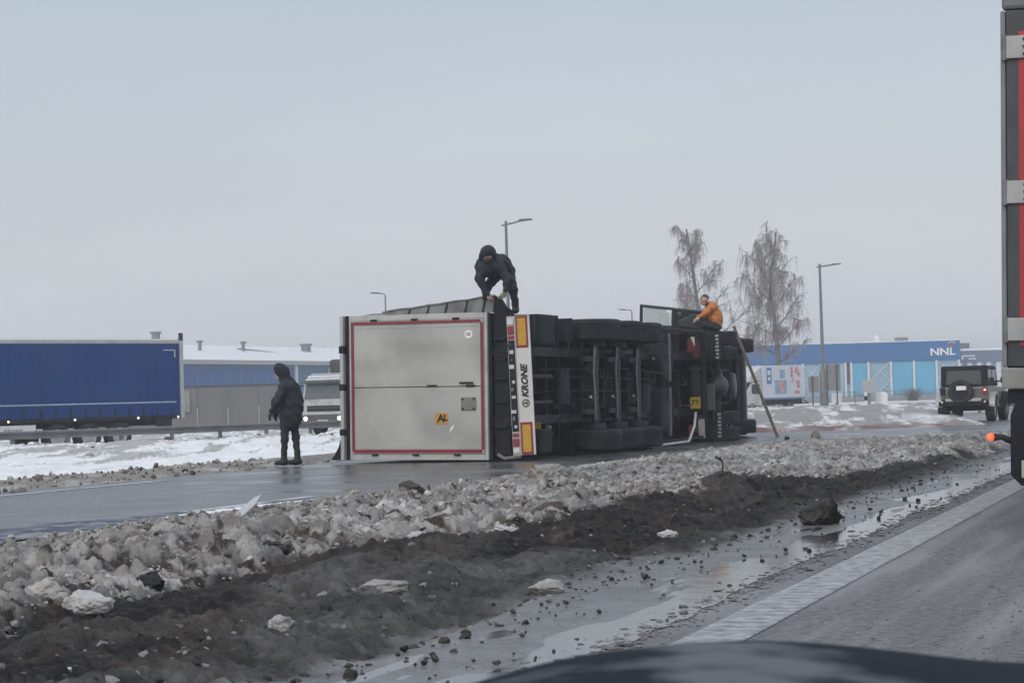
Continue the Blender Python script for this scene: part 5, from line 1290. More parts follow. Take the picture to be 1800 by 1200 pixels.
for sgn in (-1, 1):
    MB().box((sgn * .98 - .2, .101, .70), (sgn * .98 + .2, .125, .92)).build('headlight_housing', GREYSTEEL, wt, bevel=.01)
    MB().lathe((sgn * .98, .126, .81), (0, 1, 0), [(0, .10), (.02, .09)], 14).build('headlight', HL, wt)
    MB().box((sgn * 1.05 - .12, .02, .44), (sgn * 1.05 + .12, .125, .62)).build('step', CW, wt)
    wheel(wt, (sgn * 1.0, -1.1, .5), R=.5, w=.32, out=sgn, n=20); wheel(wt, (sgn * .98, -5.0, .5), R=.5, w=.5, out=sgn, n=20)
    m = MB(); m.tube([(sgn * 1.2, -.1, 2.4), (sgn * 1.5, .1, 2.35)], .03, 6); m.box((sgn * 1.5 - .13, .08, 1.65), (sgn * 1.5 + .13, .2, 2.4)); m.build('mirror', BLACK, wt)
MB().box((-1.2, -2.0, 2.745), (1.2, -.4, 2.86)).build('roof_snow', SNOW, wt, bevel=.05)
MB().tube([(-1.0, -.5, 2.9), (1.0, -.5, 2.9)], .06, 8).build('roof_bar', SILV, wt)
MB().box((-1.25, -7.5, .8), (1.25, -2.1, 1.1)).build('chassis', BLACK, wt)
MB().box((-1.25, -7.4, 1.1), (1.25, -2.4, 2.6)).build('tipper_body', M('grey_tipper', (0.2, 0.21, 0.22), rough=.6), wt, bevel=.03)
m = MB(); m.box((-1.1, -3.0, 2.95), (1.2, -2.2, 3.65)); ld_ = m.build('front_box', M('dark_box', (0.05, 0.058, 0.06), rough=.5), wt, bevel=.12)
MB().box((-1.12, -3.0, 2.78), (1.22, -2.15, 2.93)).build('snow_ledge', SNOW, wt, bevel=.04)

# ---------------- white delivery truck far right
dt = thing('delivery_truck', 'white box delivery truck with blue badge and red food pictures on its side', 'truck', (14.7, 137.0, -0.22), math.atan2(0.80, -0.60))
BOXW = M('white_box_body', (0.62, 0.66, 0.72), (0.55, 0.59, 0.65), rough=.45, scale=1)
# local: y ahead, x right; left side faces the camera
MB().box((-1.05, -5.6, .92), (1.05, -1.75, 3.18)).build('box_body', BOXW, dt, bevel=.03)
m = MB(); m.prism([(0, .5), (0.02, 1.05), (-.25, 1.25), (-.85, 2.05), (-1.7, 2.15), (-1.7, .5)], 'x', -.98, .98); m.build('cab', CW, dt, bevel=.06)
m = MB(); m.prism([(-.35, 2.06), (-1.0, 2.75), (-1.7, 3.1), (-1.7, 2.16), (-.85, 2.1)], 'x', -.95, .95); m.build('roof_spoiler', CW, dt, bevel=.05)
m = MB(); m.add([(-.86, -.235, 1.30), (.86, -.235, 1.30), (.8, -.80, 2.02), (-.8, -.80, 2.02), (-.86, -.21, 1.32), (.86, -.21, 1.32), (.8, -.775, 2.04), (-.8, -.775, 2.04)], [(0,3,2,1),(4,5,6,7),(0,1,5,4),(1,2,6,5),(2,3,7,6),(3,0,4,7)]); m.build('windscreen', GLASSD, dt)
MB().box((-.99, -1.5, 1.3), (-.985, -.75, 1.95)).build('side_window', GLASSD, dt)
MB().box((-1.0, -.1, .42), (1.0, .1, .72)).build('bumper', BLACK, dt, bevel=.04)
for sgn in (-1, 1):
    MB().box((sgn * .75 - .16, .03, .82), (sgn * .75 + .16, .07, 1.02)).build('headlight', HL, dt)
    wheel(dt, (sgn * .86, -.75, .36), R=.36, w=.24, out=sgn, n=20); wheel(dt, (sgn * .84, -4.2, .36), R=.36, w=.34, out=sgn, n=20)
    MB().box((sgn * .98 - .02, -3.6, .42), (sgn * .98 + .02, -1.9, .52)).build('side_bar', SILV, dt)
MB().box((-.9, -5.5, .55), (.9, -1.8, .9)).build('chassis', BLACK, dt)
MB().box((-1.06, -5.6, .9), (1.06, -1.8, 1.02)).build('blue_skirt', M('blue_trim', (0.12, 0.2, 0.36), rough=.5), dt)
PB = M('badge_blue', (0.08, 0.22, 0.5), rough=.5); PLB = M('picture_pale_blue', (0.28, 0.42, 0.58), (0.2, 0.33, 0.5), rough=.5, scale=3); PR = M('picture_red', (0.5, 0.12, 0.12), (0.62, 0.42, 0.38), rough=.5, scale=5, lo=.42, hi=.58)
bd = MB().box((-1.056, -2.55, 1.95), (-1.051, -2.1, 3.05)).build('badge', PB, dt)
m = MB(); m.box((-1.06, -2.45, 2.55), (-1.057, -2.2, 2.85)); m.box((-1.06, -2.42, 2.2), (-1.057, -2.22, 2.4)); m.build('badge_mark', SIGNW, bd)
MB().box((-1.056, -3.95, 1.25), (-1.051, -2.85, 2.2)).build('picture', PLB, dt)
MB().box((-1.056, -3.8, 2.3), (-1.051, -3.3, 2.9)).build('picture', PLB, dt)
m = MB(); m.prism([(-3.75, 1.5), (-3.4, 1.35), (-3.15, 1.7), (-3.35, 2.15), (-3.7, 2.05)], 'x', -1.061, -1.057); m.build('picture_patch', PR, dt)
for k in range(16):
    yy, zz = -4.35 - .85 * random.random(), 1.35 + 1.7 * random.random(); MB().lathe((-1.0505, yy, zz), (-1, 0, 0), [(0, .13), (.004 + k * .0008, .13)], 9).build('picture_dot', PR, dt)
MB().tube([(-.9, -5.6, .85), (-.9, -6.1, .6), (.9, -6.1, .6), (.9, -5.6, .85)], .04, 6).build('tail_bar', BLACK, dt)

# ---------------- black-topped off-road car
oc = thing('off_road_car', 'silver off-road car with black hardtop and spare wheel crossing the junction', 'car', (14.2, 64.6, 0.0), -R_(21))
oc.scale = (.95, .95, .93)
SIL2 = M('silver_trim', (0.42, 0.42, 0.42), (0.34, 0.34, 0.34), rough=.4, metal=.2)
SIL = M('grey_paint', (0.15, 0.148, 0.15), (0.12, 0.118, 0.12), rough=.35, metal=.2, scale=2, dirt_or_sheen=(.12, .11, .10), dscale=2, dlo=.45, dhi=.75)
HT = M('black_hardtop', (0.007, 0.010, 0.014), (0.012, 0.015, 0.019), rough=.6, spec=.15, scale=2)
m = MB(); m.prism([(0, .72), (0, 1.18), (3.9, 1.18), (4.2, 1.1), (4.2, .72)], 'x', -.78, .78); body = m.build('body', SIL, oc, bevel=.05)
m = MB(); m.prism([(.02, 1.185), (.10, 1.86), (.16, 1.90), (2.2, 1.90), (2.62, 1.2)], 'x', -.76, .76); m.build('hardtop', HT, oc, bevel=.05)
m = MB(); m.add([(-.58, .030, 1.27), (.58, .030, 1.27), (.55, .083, 1.74), (-.55, .083, 1.74), (-.58, .02, 1.27), (.58, .02, 1.27), (.55, .073, 1.74), (-.55, .073, 1.74)], [(0,3,2,1),(4,5,6,7),(0,1,5,4),(1,2,6,5),(2,3,7,6),(3,0,4,7)]); m.build('rear_window', GLASSD, oc)
for y0, y1 in ((.25, 1.05), (1.2, 2.05)): MB().box((.762, y0, 1.32), (.768, y1, 1.76)).build('side_window', M('window_grey', (0.06, 0.068, 0.075), rough=.1), oc)
wheel(oc, (-.08, -.17, 1.03), R=.40, w=.26, out=-1, n=28, ax=(0, 1, 0), name='spare_wheel', rim=BLACK)
MB().box((-.2, -.325, 1.08), (.12, -.315, 1.22)).build('number_plate', SIGNW, oc)
for sgn in (-1, 1):
    MB().box((sgn * .70 - .08, -.06, .92), (sgn * .70 + .08, .02, 1.18)).build('tail_light', LAMPRED if sgn > 0 else BLACK, oc, bevel=.015)
    wheel(oc, (sgn * .78, .62, .43), R=.43, w=.29, out=sgn, n=28); wheel(oc, (sgn * .78, 3.55, .43), R=.43, w=.29, out=sgn, n=28)
    for yc in (.62, 3.55):
        m = MB(); pr_ = [(yc + .52 * math.cos(a), .46 + .5 * math.sin(a)) for a in [R_(d) for d in range(8, 175, 15)]]
        for (y0, z0), (y1, z1) in zip(pr_, pr_[1:]):
            m.add([(sgn * .74, y0, z0), (sgn * .98, y0, z0 - .02), (sgn * .98, y1, z1 - .02), (sgn * .74, y1, z1), (sgn * .74, y0, z0 + .06), (sgn * .98, y0, z0 + .05), (sgn * .98, y1, z1 + .05), (sgn * .74, y1, z1 + .06)], [(0,3,2,1),(4,5,6,7),(0,1,5,4),(1,2,6,5),(2,3,7,6),(3,0,4,7)])
        m.build('wheel_arch', SIL2 if yc < 1 else HT, oc)
    MB().tube([(sgn * .76, 2.35, 1.35), (sgn * .95, 2.4, 1.38)], .03, 6).build('mirror_arm', BLACK, oc)
    MB().box((sgn * .98 - .1, 2.36, 1.3), (sgn * .98 + .1, 2.46, 1.5)).build('mirror', BLACK, oc, bevel=.02)
TL = M('tail_light_lit', (0.8, 0.5, 0.45), rough=.3, emit=(1, .7, .6), estr=2.0)
MB().box((.66, -.07, 1.05), (.72, -.061, 1.10)).build('tail_lamp', TL, oc)
MB().box((-.82, -.2, .54), (.82, -.02, .70)).build('rear_bumper', HT, oc, bevel=.03)
m = MB(); m.prism([(-.58, .70), (.58, .70), (.60, .80), (.35, .80), (.18, .74), (-.18, .74), (-.35, .80), (-.60, .80)], 'y', -.22, -.17); m.build('bumper_plate', SIL2, oc, bevel=.01)
for sgn in (-1, 1): MB().lathe((sgn * .70, -.2, .68), (0, -1, 0), [(0, .04), (.02, .03)], 10).build('fog_lamp', LAMPW, oc)
m = MB(); m.tube([(-.75, .62, .43), (.75, .62, .43)], .05, 8); m.tube([(-.75, 3.55, .43), (.75, 3.55, .43)], .05, 8); m.box((-.4, .2, .42), (.4, 4.0, .70)); m.build('underbody', BLACK, oc)
m = MB(); m.box((-.66, -.015, .74), (-.64, -.003, 1.17)); m.build('tailgate_gap', BLACK, oc)
MB().box((-.84, 1.1, .45), (-.76, 3.0, .56)).build('side_step', BLACK, oc); MB().box((.76, 1.1, .45), (.84, 3.0, .56)).build('side_step', BLACK, oc)

# ---------------- lorry standing ahead of us in our lane
rt_ = thing('standing_lorry', 'dark lorry trailer with red outline tape waiting close ahead in our lane', 'semi-trailer', (3.62 + 1.3 * 0.9455, 15.3 - 1.3 * 0.3256, -0.055), ROADROT)
rt_.rotation_euler = (0, R_(1.65), ROADROT)
NAVY = M('navy_door', (0.028, 0.036, 0.05), (0.036, 0.044, 0.058), rough=.4, scale=1.5, dirt_or_sheen=(.075, .08, .085), dscale=1.5, dlo=.5, dhi=.8)
CREAM = M('cream_panel', (0.5, 0.48, 0.43), (0.42, 0.4, 0.36), rough=.5, dirt_or_sheen=(.3, .29, .27), dscale=2)
HINGE = M('zinc_hinge', (0.40, 0.41, 0.42), (0.32, 0.33, 0.34), rough=.5, metal=.2, scale=6)
POSTG = M('post_grey', (0.22, 0.235, 0.25), (0.17, 0.18, 0.195), rough=.5, scale=3)
RTAPE = M('red_outline', (0.40, 0.022, 0.028), (0.32, 0.02, 0.026), rough=.4, scale=3)
MB().box((-1.27, .05, 1.1), (1.27, 13.6, 3.98)).build('body', NAVY, rt_, bevel=.02)
for x0, x1 in ((-1.30, -1.262), (1.262, 1.30)): MB().box((x0, -.03, 1.22), (x1, .06, 3.88)).build('corner_post', POSTG, rt_, bevel=.012)
m = MB(); m.box((-1.30, -.05, 1.06), (1.30, .06, 1.215)); m.build('sill', M('sill_grey', (0.28, 0.29, 0.28), (0.22, 0.225, 0.22), rough=.5, scale=4, dirt_or_sheen=(.14, .14, .14), dlo=.5, dhi=.8), rt_, bevel=.01)
m = MB(); m.box((-1.29, -.04, 3.885), (1.29, .06, 4.02)); m.build('roof_header', M('header_grey', (0.15, 0.16, 0.175), rough=.5), rt_, bevel=.03)
for sgn in (-1, 1):
    a, b = (-1.258, -.005) if sgn < 0 else (.005, 1.258)
    d = MB().box((a, -.03, 1.225), (b, .045, 3.88)).build('door', NAVY, rt_, bevel=.006)
    o0 = -1.258 if sgn < 0 else 1.258
    m = MB()
    def bx_(x0, x1, z0, z1, y0=-.0345, y1=-.0312): m.box((min(o0 - sgn * x0, o0 - sgn * x1), y0, z0), (max(o0 - sgn * x0, o0 - sgn * x1), y1, z1))
    bx_(.09, .135, 1.38, 3.72); bx_(.136, 1.2, 1.38, 1.46); bx_(.136, 1.2, 3.64, 3.72); m.build('outline_tape', RTAPE, d)
    m = MB(); bx_(.137, 1.18, 1.47, 3.63, -.036, -.0312); m.build('cream_panel', CREAM, d)
    for zz in (1.50, 2.52, 3.60):
        m = MB(); m.prism([(o0 + sgn * .02, zz - .075), (o0 - sgn * .0, zz - .085), (o0 - sgn * .16, zz - .085), (o0 - sgn * .19, zz - .06), (o0 - sgn * .19, zz + .06), (o0 - sgn * .16, zz + .085), (o0, zz + .085), (o0 + sgn * .02, zz + .075)], 'y', -.062, -.037); hg = m.build('hinge', HINGE, d, bevel=.006)
        m = MB(); m.tube([(o0 + sgn * .012, -.05, zz - .095), (o0 + sgn * .012, -.05, zz + .095)], .020, 10); m.build('hinge_pin', GREYSTEEL, hg) if False else m.build('hinge_pin', GREYSTEEL, d)
        m = MB()
        for q in (-.055, 0, .055): m.tube([(o0 - sgn * .135, -.07, zz + q), (o0 - sgn * .135, -.062, zz + q)], .013, 8)
        m.build('bolt', LETTER, d)
MB().box((-1.26, -.01, .95), (1.26, .3, 1.058)).build('rear_beam', BLACK, rt_)
m = MB(); m.prism([(-1.20, .97), (1.20, .97), (1.24, .86), (1.24, .42), (1.16, .34), (-1.16, .34), (-1.24, .42), (-1.24, .86)], 'y', -.05, .12); lp = m.build('lamp_carrier', BLACK, rt_, bevel=.012)
for sgn in (-1, 1):
    for x0, x1, z0, z1, mt in ((1.05, 1.13, .74, .90, CREAM), (.75, 1.13, .60, .72, LAMPRED), (.75, 1.13, .54, .59, LAMPW), (.55, 1.04, .74, .90, LAMPRED)):
        MB().box((min(sgn * x0, sgn * x1), -.07, z0), (max(sgn * x0, sgn * x1), -.051, z1)).build('tail_lamp', mt, lp, bevel=.006)
    MB().lathe((sgn * 1.06, -.071, .67), (0, -1, 0), [(0, .05), (.012, .045)], 18).build('reverse_lamp', LAMPW, lp)
    MB().box((min(sgn * 1.16, sgn * .9), -.062, .40), (max(sgn * 1.16, sgn * .9), -.051, .53)).build('plate', CREAM, lp, bevel=.006)
    m = MB(); m.tube([(sgn * 1.22, .02, .66), (sgn * 1.30, -.02, .70), (sgn * 1.36, -.04, .70)], [.026, .022, .028], 10); ar = m.build('marker_arm', RUBBER, rt_, smooth=True)
    MB().lathe((sgn * 1.385, -.075, .70), (0, 1, 0), [(-.012, .016), (0, .026), (.06, .028)], 16).build('marker_lamp', M('marker_lit', (0.8, .2, .05), rough=.3, emit=(1.0, .05, .025), estr=2.4), ar, smooth=True)
MB().box((-.7, .3, .9), (.7, 13, 1.09)).build('chassis', BLACK, rt_)
for y in (2.6, 3.9, 5.2):
    for sgn in (-1, 1): wheel(rt_, (sgn * 1.05, y, .52), R=.52, w=.38, out=sgn, n=24)
    MB().tube([(-.9, y, .52), (.9, y, .52)], .07, 10).build('axle', DARKSTEEL, rt_)
for sgn in (-1, 1): MB().box((min(sgn * .85, sgn * 1.25), 1.7, .3), (max(sgn * .85, sgn * 1.25), 1.72, .95)).build('mudflap', BLACK, rt_)

# ---------------- the car we sit in: bonnet, wings and front
cr_ = thing('car', 'dark wet bonnet of the car in the near foreground', 'car', (*LS(-0.25, 0), 0), ROADROT)
PAINT = M('dark_car_paint', (0.014, 0.020, 0.027), (0.022, 0.029, 0.036), rough=.7, scale=2, spec=.02, bump=.3, bscale=26, bdist=.012, dirt_or_sheen=(.13, .14, .15), dscale=6, dlo=.5, dhi=.62)  # pale patches paint droplets and reflections into the bonnet colour
vs, nu, nv_ = [], 96, 40
for i in range(nv_ + 1):
    y = .50 + 1.42 * i / nv_; f = i / nv_
    for j in range(nu + 1):
        x = -.87 + 1.74 * j / nu; q = abs(x); e_ = .87 - q
        z = .838 + .024 * math.exp(-((e_ - .24) / .17) ** 2) + .03 * smooth01((q * -1 + .45) / .3)
        z -= .5 * max(0, .13 - e_) ** 1.5 + .05 * max(0, .05 - e_) ** .5 * (e_ < .05)
        z -= .30 * max(0, y - 1.50) ** 2 * 1.2 + .006 * (y < 1.0) * (1.0 - y)
        vs.append((x * (1 - .03 * f * f), y - .12 * (q / .87) ** 3 * f, z))
fs = [(i * (nu + 1) + j, i * (nu + 1) + j + 1, (i + 1) * (nu + 1) + j + 1, (i + 1) * (nu + 1) + j) for i in range(nv_) for j in range(nu)]
m = MB(); m.add(vs, fs); bn = m.build('bonnet', PAINT, cr_, smooth=True, angle=1.2); sm = bn.modifiers.new('shell', 'SOLIDIFY'); sm.thickness = .02; sm.offset = -1
m = MB()
for sgn in (-1, 1): m.prism([(.4, .25), (.4, .72), (1.5, .70), (1.75, .58), (1.82, .25)], 'x', min(sgn * .80, sgn * .89), max(sgn * .80, sgn * .89))
m.build('wing', PAINT, cr_, bevel=.03)
MB().box((-.85, 1.72, .22), (.85, 1.98, .66)).build('front_bumper', PAINT, cr_, bevel=.06)
for sgn in (-1, 1):
    MB().box((min(sgn * .5, sgn * .82), 1.74, .62), (max(sgn * .5, sgn * .82), 1.93, .74)).build('headlight', LAMPW, cr_, bevel=.03)
    wheel(cr_, (sgn * .78, 1.05, .32), R=.32, w=.21, out=sgn, n=20)

# ================================================================== PEOPLE
PARKA = M('dark_parka', (0.008, 0.012, 0.020), (0.016, 0.021, 0.030), rough=.75, scale=6, bump=.4, bscale=9, bdist=.02)
TROUS = M('dark_trousers', (0.014, 0.017, 0.023), (0.02, 0.023, 0.03), rough=.8, scale=6, bump=.3, bscale=12)
BOOT = M('black_boots', (0.012, 0.013, 0.015), rough=.6, scale=6)
FACE = SKIN
GLOVE = M('pale_glove', (0.42, 0.38, 0.28), (0.34, 0.3, 0.22), rough=.8, scale=10)
ORANGE = M('orange_jacket', (0.52, 0.19, 0.05), (0.44, 0.155, 0.04), rough=.7, scale=5, bump=.35, bscale=9, bdist=.02)

def hand(parent, wrist, dirv, palmside, mat, name='hand', s=1.0, curl=.5):
    """palm and five separate bent fingers running from the wrist along dirv; palmside = direction the palm faces"""
    d = Vector(dirv).normalized(); p = Vector(palmside); p = (p - d * p.dot(d)).normalized(); w = d.cross(p)
    W = Vector(wrist); caps = []
    for t in (-.028, -.01, .01, .028): caps.append((W + w * t * .7 * s, W + (d * .088 + w * t) * s, .017 * s, .016 * s))
    for t, ln in ((-.031, .066), (-.0105, .078), (.0105, .072), (.031, .056)):
        a = W + (d * .09 + w * t) * s; b = a + (d * math.cos(curl * .5) + p * math.sin(curl * .5)) * ln * .5 * s
        c = b + (d * math.cos(curl * 1.4) + p * math.sin(curl * 1.4)) * ln * .32 * s; e_ = c + (d * math.cos(curl * 2.2) + p * math.sin(curl * 2.2)) * ln * .26 * s
        caps += [(a, b, .0095 * s, .009 * s), (b, c, .009 * s, .0085 * s), (c, e_, .0085 * s, .007 * s)]
    a = W + (d * .022 + w * .03) * s; b = a + (d * .6 + w * .65 + p * .25).normalized() * .045 * s; c = b + (d * .9 + w * .25 + p * .35).normalized() * .034 * s
    caps += [(a, b, .014 * s, .011 * s), (b, c, .011 * s, .009 * s)]
    return blob(name, [(tuple(x), tuple(y), r0, r1) for x, y, r0, r1 in caps], mat, parent, h=.0065, k=.004)

def head_caps(c, f, up=(0, 0, 1), s=1.0):
    c = Vector(c); f = Vector(f).normalized(); u = Vector(up); u = (u - f * u.dot(f)).normalized(); r = f.cross(u)
    P = lambda a, b, e_: tuple(c + (f * a + u * b + r * e_) * s)
    caps = [(P(-.02, .03, 0), P(.015, .03, 0), .092 * s, .088 * s), (P(.03, -.05, 0), P(.045, -.07, 0), .062 * s, .05 * s), (P(.085, -.005, 0), P(.108, -.025, 0), .014 * s, .016 * s),
            (P(.075, -.062, -.018), P(.075, -.062, .018), .016 * s, .016 * s), (P(.07, .025, -.035), P(.07, .025, .035), .022 * s, .022 * s),
            (P(-.01, -.01, .09), P(-.01, .02, .092), .018 * s, .016 * s), (P(-.01, -.01, -.09), P(-.01, .02, -.092), .018 * s, .016 * s)]
    return caps
def eyes(parent, c, f, up=(0, 0, 1)):
    c = Vector(c); f = Vector(f).normalized(); u = Vector(up); u = (u - f * u.dot(f)).normalized(); r = f.cross(u); m = MB()
    for e_ in (-.033, .033):
        q = c + f * .084 + r * e_ + u * .004; m.lathe(q, f, [(-.008, .006), (0, .012), (.004, .01), (.006, .004)], 8)
    return m.build('eyes', LETTER, parent)
def shoe(parent, ankle, toe, mat=BOOT):
    a = Vector(ankle); t = Vector(toe); d = (t - a).normalized()
    return blob('boot', [(tuple(a + Vector((0, 0, .16))), tuple(a), .062, .058), (tuple(a + Vector((0, 0, -.035)) - d * .05), tuple(a + d * .02 + Vector((0, 0, -.03))), .046, .05), (tuple(a + d * .02 + Vector((0, 0, -.03))), tuple(a + d * .155 + Vector((0, 0, -.04))), .052, .04)], mat, parent, h=.014, k=.014)

# --- 1 standing person, seen from behind at the left, looking left
p1 = thing('person', 'person in black hooded parka standing at the roof side of the tipped trailer', 'person', (-4.0, 36.42, 0.015), 0, 'people at the accident')
p1.scale = (.92, .95, 1.0)
hc = (-.125, -.02, 1.645); ff = (-1, -.15, -.12)
hipL, hipR = (-.075, -.08, .88), (.055, .07, .88)
kL, kR = (-.085, -.09, .49), (.115, .09, .50)
aL, aR = (-.105, -.06, .10), (.135, .08, .10)
shL, shR = (-.06, -.20, 1.40), (.04, .19, 1.40)
elL, elR = (-.19, -.27, 1.16), (-.10, .26, 1.14)
wrL, wrR = (-.29, -.22, .985), (-.24, .22, .98)
body = head_caps(hc, ff) + [((-.09, 0, 1.56), (-.03, 0, 1.45), .055, .065), ((-.02, 0, 1.40), (.02, 0, 1.1), .14, .13), ((.02, 0, 1.1), (-.01, 0, .9), .13, .14),
    (shL, elL, .05, .042), (elL, wrL, .042, .03), (shR, elR, .05, .042), (elR, wrR, .042, .03), (hipL, kL, .075, .055), (kL, aL, .052, .04), (hipR, kR, .075, .055), (kR, aR, .052, .04)]
b1 = blob('body', body, FACE, p1, h=.017, k=.018)
eyes(p1, hc, ff)
blob('jacket', [((-.03, 0, 1.50), (-.02, 0, 1.42), .10, .15), ((-.02, -.12, 1.40), (-.02, .12, 1.40), .11, .11), ((.02, 0, 1.38), (.07, 0, 1.1), .17, .20), ((.07, 0, 1.12), (.05, 0, .85), .19, .185), ((.04, -.02, .9), (.04, 0, .82), .19, .185),
    ((.10, 0, 1.30), (.14, 0, 1.06), .13, .13), (shL, elL, .082, .075), (elL, wrL, .074, .055), (shR, elR, .082, .075), (elR, wrR, .074, .055), ((-.06, 0, 1.30), (-.06, 0, .92), .13, .12)], PARKA, p1, h=.017, k=.03, wob=.024, wf=17)
blob('hood', [((-.10, -.005, 1.675), (-.10, .005, 1.675), .128, .128), ((-.16, -.05, 1.715), (-.17, .03, 1.715), .098, .098), ((-.085, 0, 1.62), (-.03, 0, 1.49), .118, .115), ((-.20, -.02, 1.775), (-.225, -.02, 1.735), .05, .035)], PARKA, p1, h=.014, k=.02, wob=.008, wf=20)
m = MB(); m.lathe((-.235, -.04, 1.66), (-1, -.2, -.1), [(-.01, .06), (.0, .075), (.012, .06)], 14); 
blob('trousers', [(hipL, kL, .098, .07), (kL, (aL[0], aL[1], .16), .068, .058), (hipR, kR, .098, .07), (kR, (aR[0], aR[1], .16), .068, .058), ((-.02, 0, .9), (-.02, 0, .86), .14, .13)], TROUS, p1, h=.017, k=.02, wob=.014, wf=24)
shoe(p1, aL, (-.23, -.10, .10)); shoe(p1, aR, (.03, .02, .10))
hand(p1, wrL, (-.5, .05, -.85), (.6, .5, -.3), BOOT, 'glove', s=1.15, curl=.5)
hand(p1, wrR, (-.4, -.05, -.9), (.6, -.5, -.3), BOOT, 'glove', s=1.15, curl=.5)

# --- 2 person bent double on top of the trailer, facing us
p2 = thing('person', 'person in dark hooded clothes bent double on top of the trailer', 'person', (0.06, 36.30, 2.60), 0, 'people at the accident')
hc = (-.44, -.42, 1.01); ff = (-.12, -.82, -.55); up2 = (-.05, -.5, .85)
fR, fL = (0.02, 0.02, .10), (-.50, .12, .02)
kR, kL = (-.015, -.08, .44), (-.50, -.10, .46)
hR, hL = (-.09, .10, .76), (-.24, .08, .75)
sL, sR = (-.575, -.30, .86), (-.27, -.30, .86)
eL, eR = (-.60, -.36, .60), (-.10, -.36, .58)
wL, wR = (-.465, -.38, .35), (-.155, -.42, .385)
body = head_caps(hc, ff, up2) + [((-.43, -.36, .95), (-.41, -.28, .90), .055, .07), ((-.41, -.26, .88), (-.25, .0, .84), .14, .14), ((-.25, 0, .84), (-.165, .09, .76), .14, .13),
    (sL, eL, .05, .042), (eL, wL, .042, .03), (sR, eR, .05, .042), (eR, wR, .042, .03), (hL, kL, .08, .058), (kL, fL, .055, .042), (hR, kR, .08, .058), (kR, fR, .055, .042)]
blob('body', body, FACE, p2, h=.017, k=.018)
eyes(p2, hc, ff, up2)
blob('jacket', [((-.42, -.30, .90), (-.38, -.22, .88), .13, .16), ((-.50, -.27, .86), (-.34, -.27, .86), .12, .12), ((-.38, -.2, .87), (-.24, .02, .86), .175, .185), ((-.24, .02, .84), (-.15, .10, .76), .175, .16), ((-.26, -.06, .97), (-.16, .04, .88), .09, .10),
    (sL, eL, .085, .075), (eL, wL, .07, .052), (sR, eR, .085, .075), (eR, (wR[0], wR[1], wR[2] + .03), .07, .052), ((-.44, -.3, .80), (-.30, -.1, .72), .13, .13)], PARKA, p2, h=.016, k=.03, wob=.022, wf=18)
blob('hood', [((-.445, -.475, 1.075), (-.44, -.40, 1.075), .105, .125), ((-.545, -.45, 1.02), (-.54, -.38, .98), .05, .06), ((-.34, -.45, 1.02), (-.345, -.38, .98), .05, .06), ((-.44, -.385, 1.045), (-.435, -.36, 1.05), .124, .126), ((-.435, -.33, 1.0), (-.41, -.27, .95), .125, .12)], PARKA, p2, h=.014, k=.02, wob=.006, wf=20)
blob('scarf', [((-.49, -.44, .945), (-.39, -.44, .945), .05, .05), ((-.44, -.475, .95), (-.44, -.44, .93), .06, .06)], M('grey_scarf', (0.05, 0.052, 0.058), (0.03, 0.032, 0.036), rough=.85, scale=14), p2, h=.013, k=.02)
blob('trousers', [(hL, kL, .105, .08), (kL, (fL[0], fL[1], .12), .075, .062), (hR, kR, .105, .078), (kR, (fR[0], fR[1], .14), .073, .06), (hL, hR, .12, .12)], TROUS, p2, h=.017, k=.02, wob=.014, wf=24)
shoe(p2, (fR[0], fR[1], .09), (.03, -.18, .09)); shoe(p2, (fL[0], fL[1], .09), (-.52, -.10, .09))
hand(p2, wL, (.35, .0, -.9), (.6, .6, .2), SKIN, 'hand', s=1.1, curl=.9)
hand(p2, wR, (-.5, -.1, -.75), (-.4, .6, .3), GLOVE, 'glove', s=1.2, curl=.8)

# --- 3 worker in orange crouching on the tipped cab
p3 = thing('person', 'worker in orange jacket and dark cap crouching on the tipped lorry cab', 'person', (4.98, 50.8, 2.53), 0, 'people at the accident')
hc = (-.185, -.08, .885); ff = (-.85, -.4, -.35)
hipA, hipB = (.08, -.10, .22), (.08, .10, .22)
kA, kB = (-.34, -.14, .33), (-.33, .12, .34)
aA, aB = (-.30, -.12, .10), (-.28, .13, .10)
sA, sB = (-.01, -.17, .70), (.04, .17, .70)
eA, eB = (-.17, -.24, .57), (-.16, .20, .52)
wA, wB = (-.33, -.20, .475), (-.34, .12, .46)
body = head_caps(hc, ff) + [((-.15, -.05, .81), (-.06, -.01, .74), .055, .065), ((-.0, 0, .68), (.07, 0, .42), .14, .13), ((.07, 0, .42), (.08, 0, .22), .13, .14), (sA, eA, .05, .042), (eA, wA, .042, .03), (sB, eB, .05, .042), (eB, wB, .042, .03),
    (hipA, kA, .08, .058), (kA, aA, .055, .042), (hipB, kB, .08, .058), (kB, aB, .055, .042)]
blob('body', body, FACE, p3, h=.017, k=.018)
eyes(p3, hc, ff)
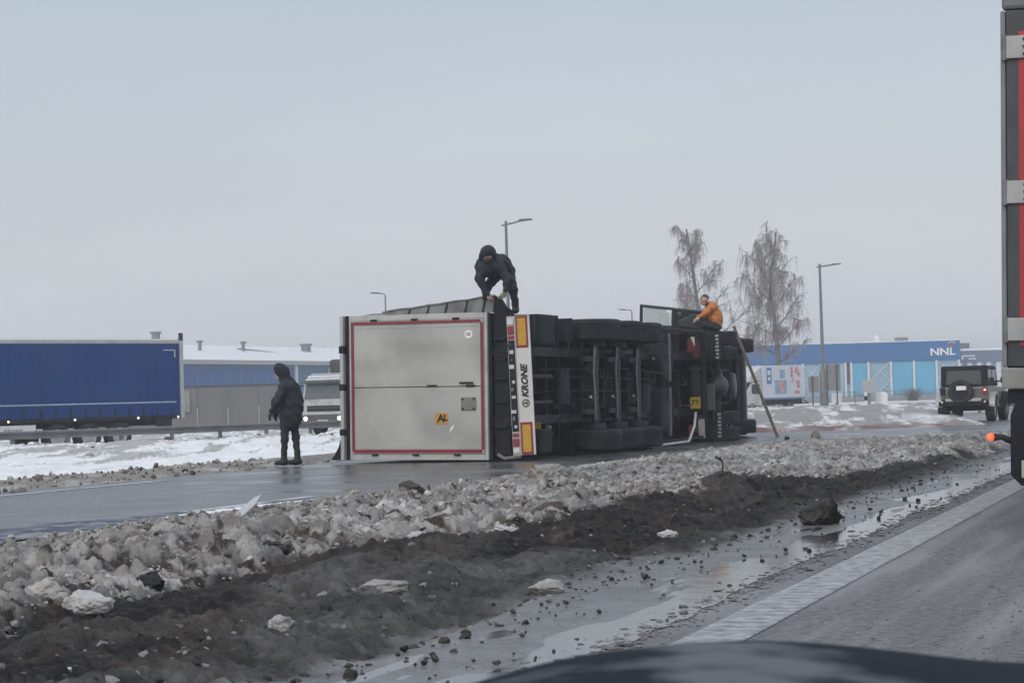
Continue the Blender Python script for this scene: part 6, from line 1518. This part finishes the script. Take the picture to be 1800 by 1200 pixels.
blob('jacket', [((-.06, -.02, .76), (-.02, 0, .70), .10, .14), ((-.0, -.10, .69), (.03, .10, .69), .105, .105), ((.02, 0, .66), (.09, 0, .42), .155, .165), ((.09, 0, .42), (.10, 0, .26), .165, .15), (sA, eA, .08, .07), (eA, wA, .068, .05), (sB, eB, .08, .07), (eB, wB, .068, .05)], ORANGE, p3, h=.016, k=.028, wob=.020, wf=19)
blob('collar', [((-.10, -.08, .785), (-.02, .06, .80), .05, .05), ((-.03, .02, .81), (.07, .05, .745), .05, .045), ((-.15, -.1, .775), (-.09, -.11, .765), .035, .04)], M('dark_red_collar', (0.07, 0.022, 0.02), (.04, .015, .015), rough=.8), p3, h=.013, k=.015)
blob('cap', [((-.17, -.07, .935), (-.165, -.06, .945), .098, .096), ((-.25, -.12, .935), (-.28, -.135, .925), .035, .02)], M('grey_cap', (0.03, 0.036, 0.044), (0.06, 0.068, 0.078), rough=.8, scale=8), p3, h=.013, k=.015)
blob('trousers', [(hipA, kA, .11, .085), (kA, (aA[0], aA[1], .14), .08, .065), (hipB, kB, .11, .085), (kB, (aB[0], aB[1], .14), .08, .065), ((.09, 0, .26), (.06, 0, .2), .15, .14)], TROUS, p3, h=.017, k=.02, wob=.014, wf=24)
shoe(p3, (aA[0], aA[1], .09), (-.52, -.16, .09)); shoe(p3, (aB[0], aB[1], .09), (-.5, .14, .09))
hand(p3, wA, (-.75, .1, -.5), (.1, .3, -.9), GLOVE, 'glove', s=1.15, curl=.7)
hand(p3, wB, (-.75, -.1, -.5), (.1, -.3, -.9), GLOVE, 'glove', s=1.15, curl=.7)

# ================================================================== AIR
hz = MB().box((-720, -75, -2.2), (720, 1620, 18.6))
hm = bpy.data.materials.new('winter_haze'); hm.use_nodes = True; ht = hm.node_tree; ht.nodes.clear()
ho = ht.nodes.new('ShaderNodeOutputMaterial'); pv = ht.nodes.new('ShaderNodeVolumePrincipled')
pv.inputs['Color'].default_value = (0.93, 0.965, 1.0, 1); pv.inputs['Density'].default_value = 0.0013; pv.inputs['Anisotropy'].default_value = 0.2
ht.links.new(pv.outputs[0], ho.inputs['Volume'])
o = hz.build('haze', hm); tag(o, kind='stuff')
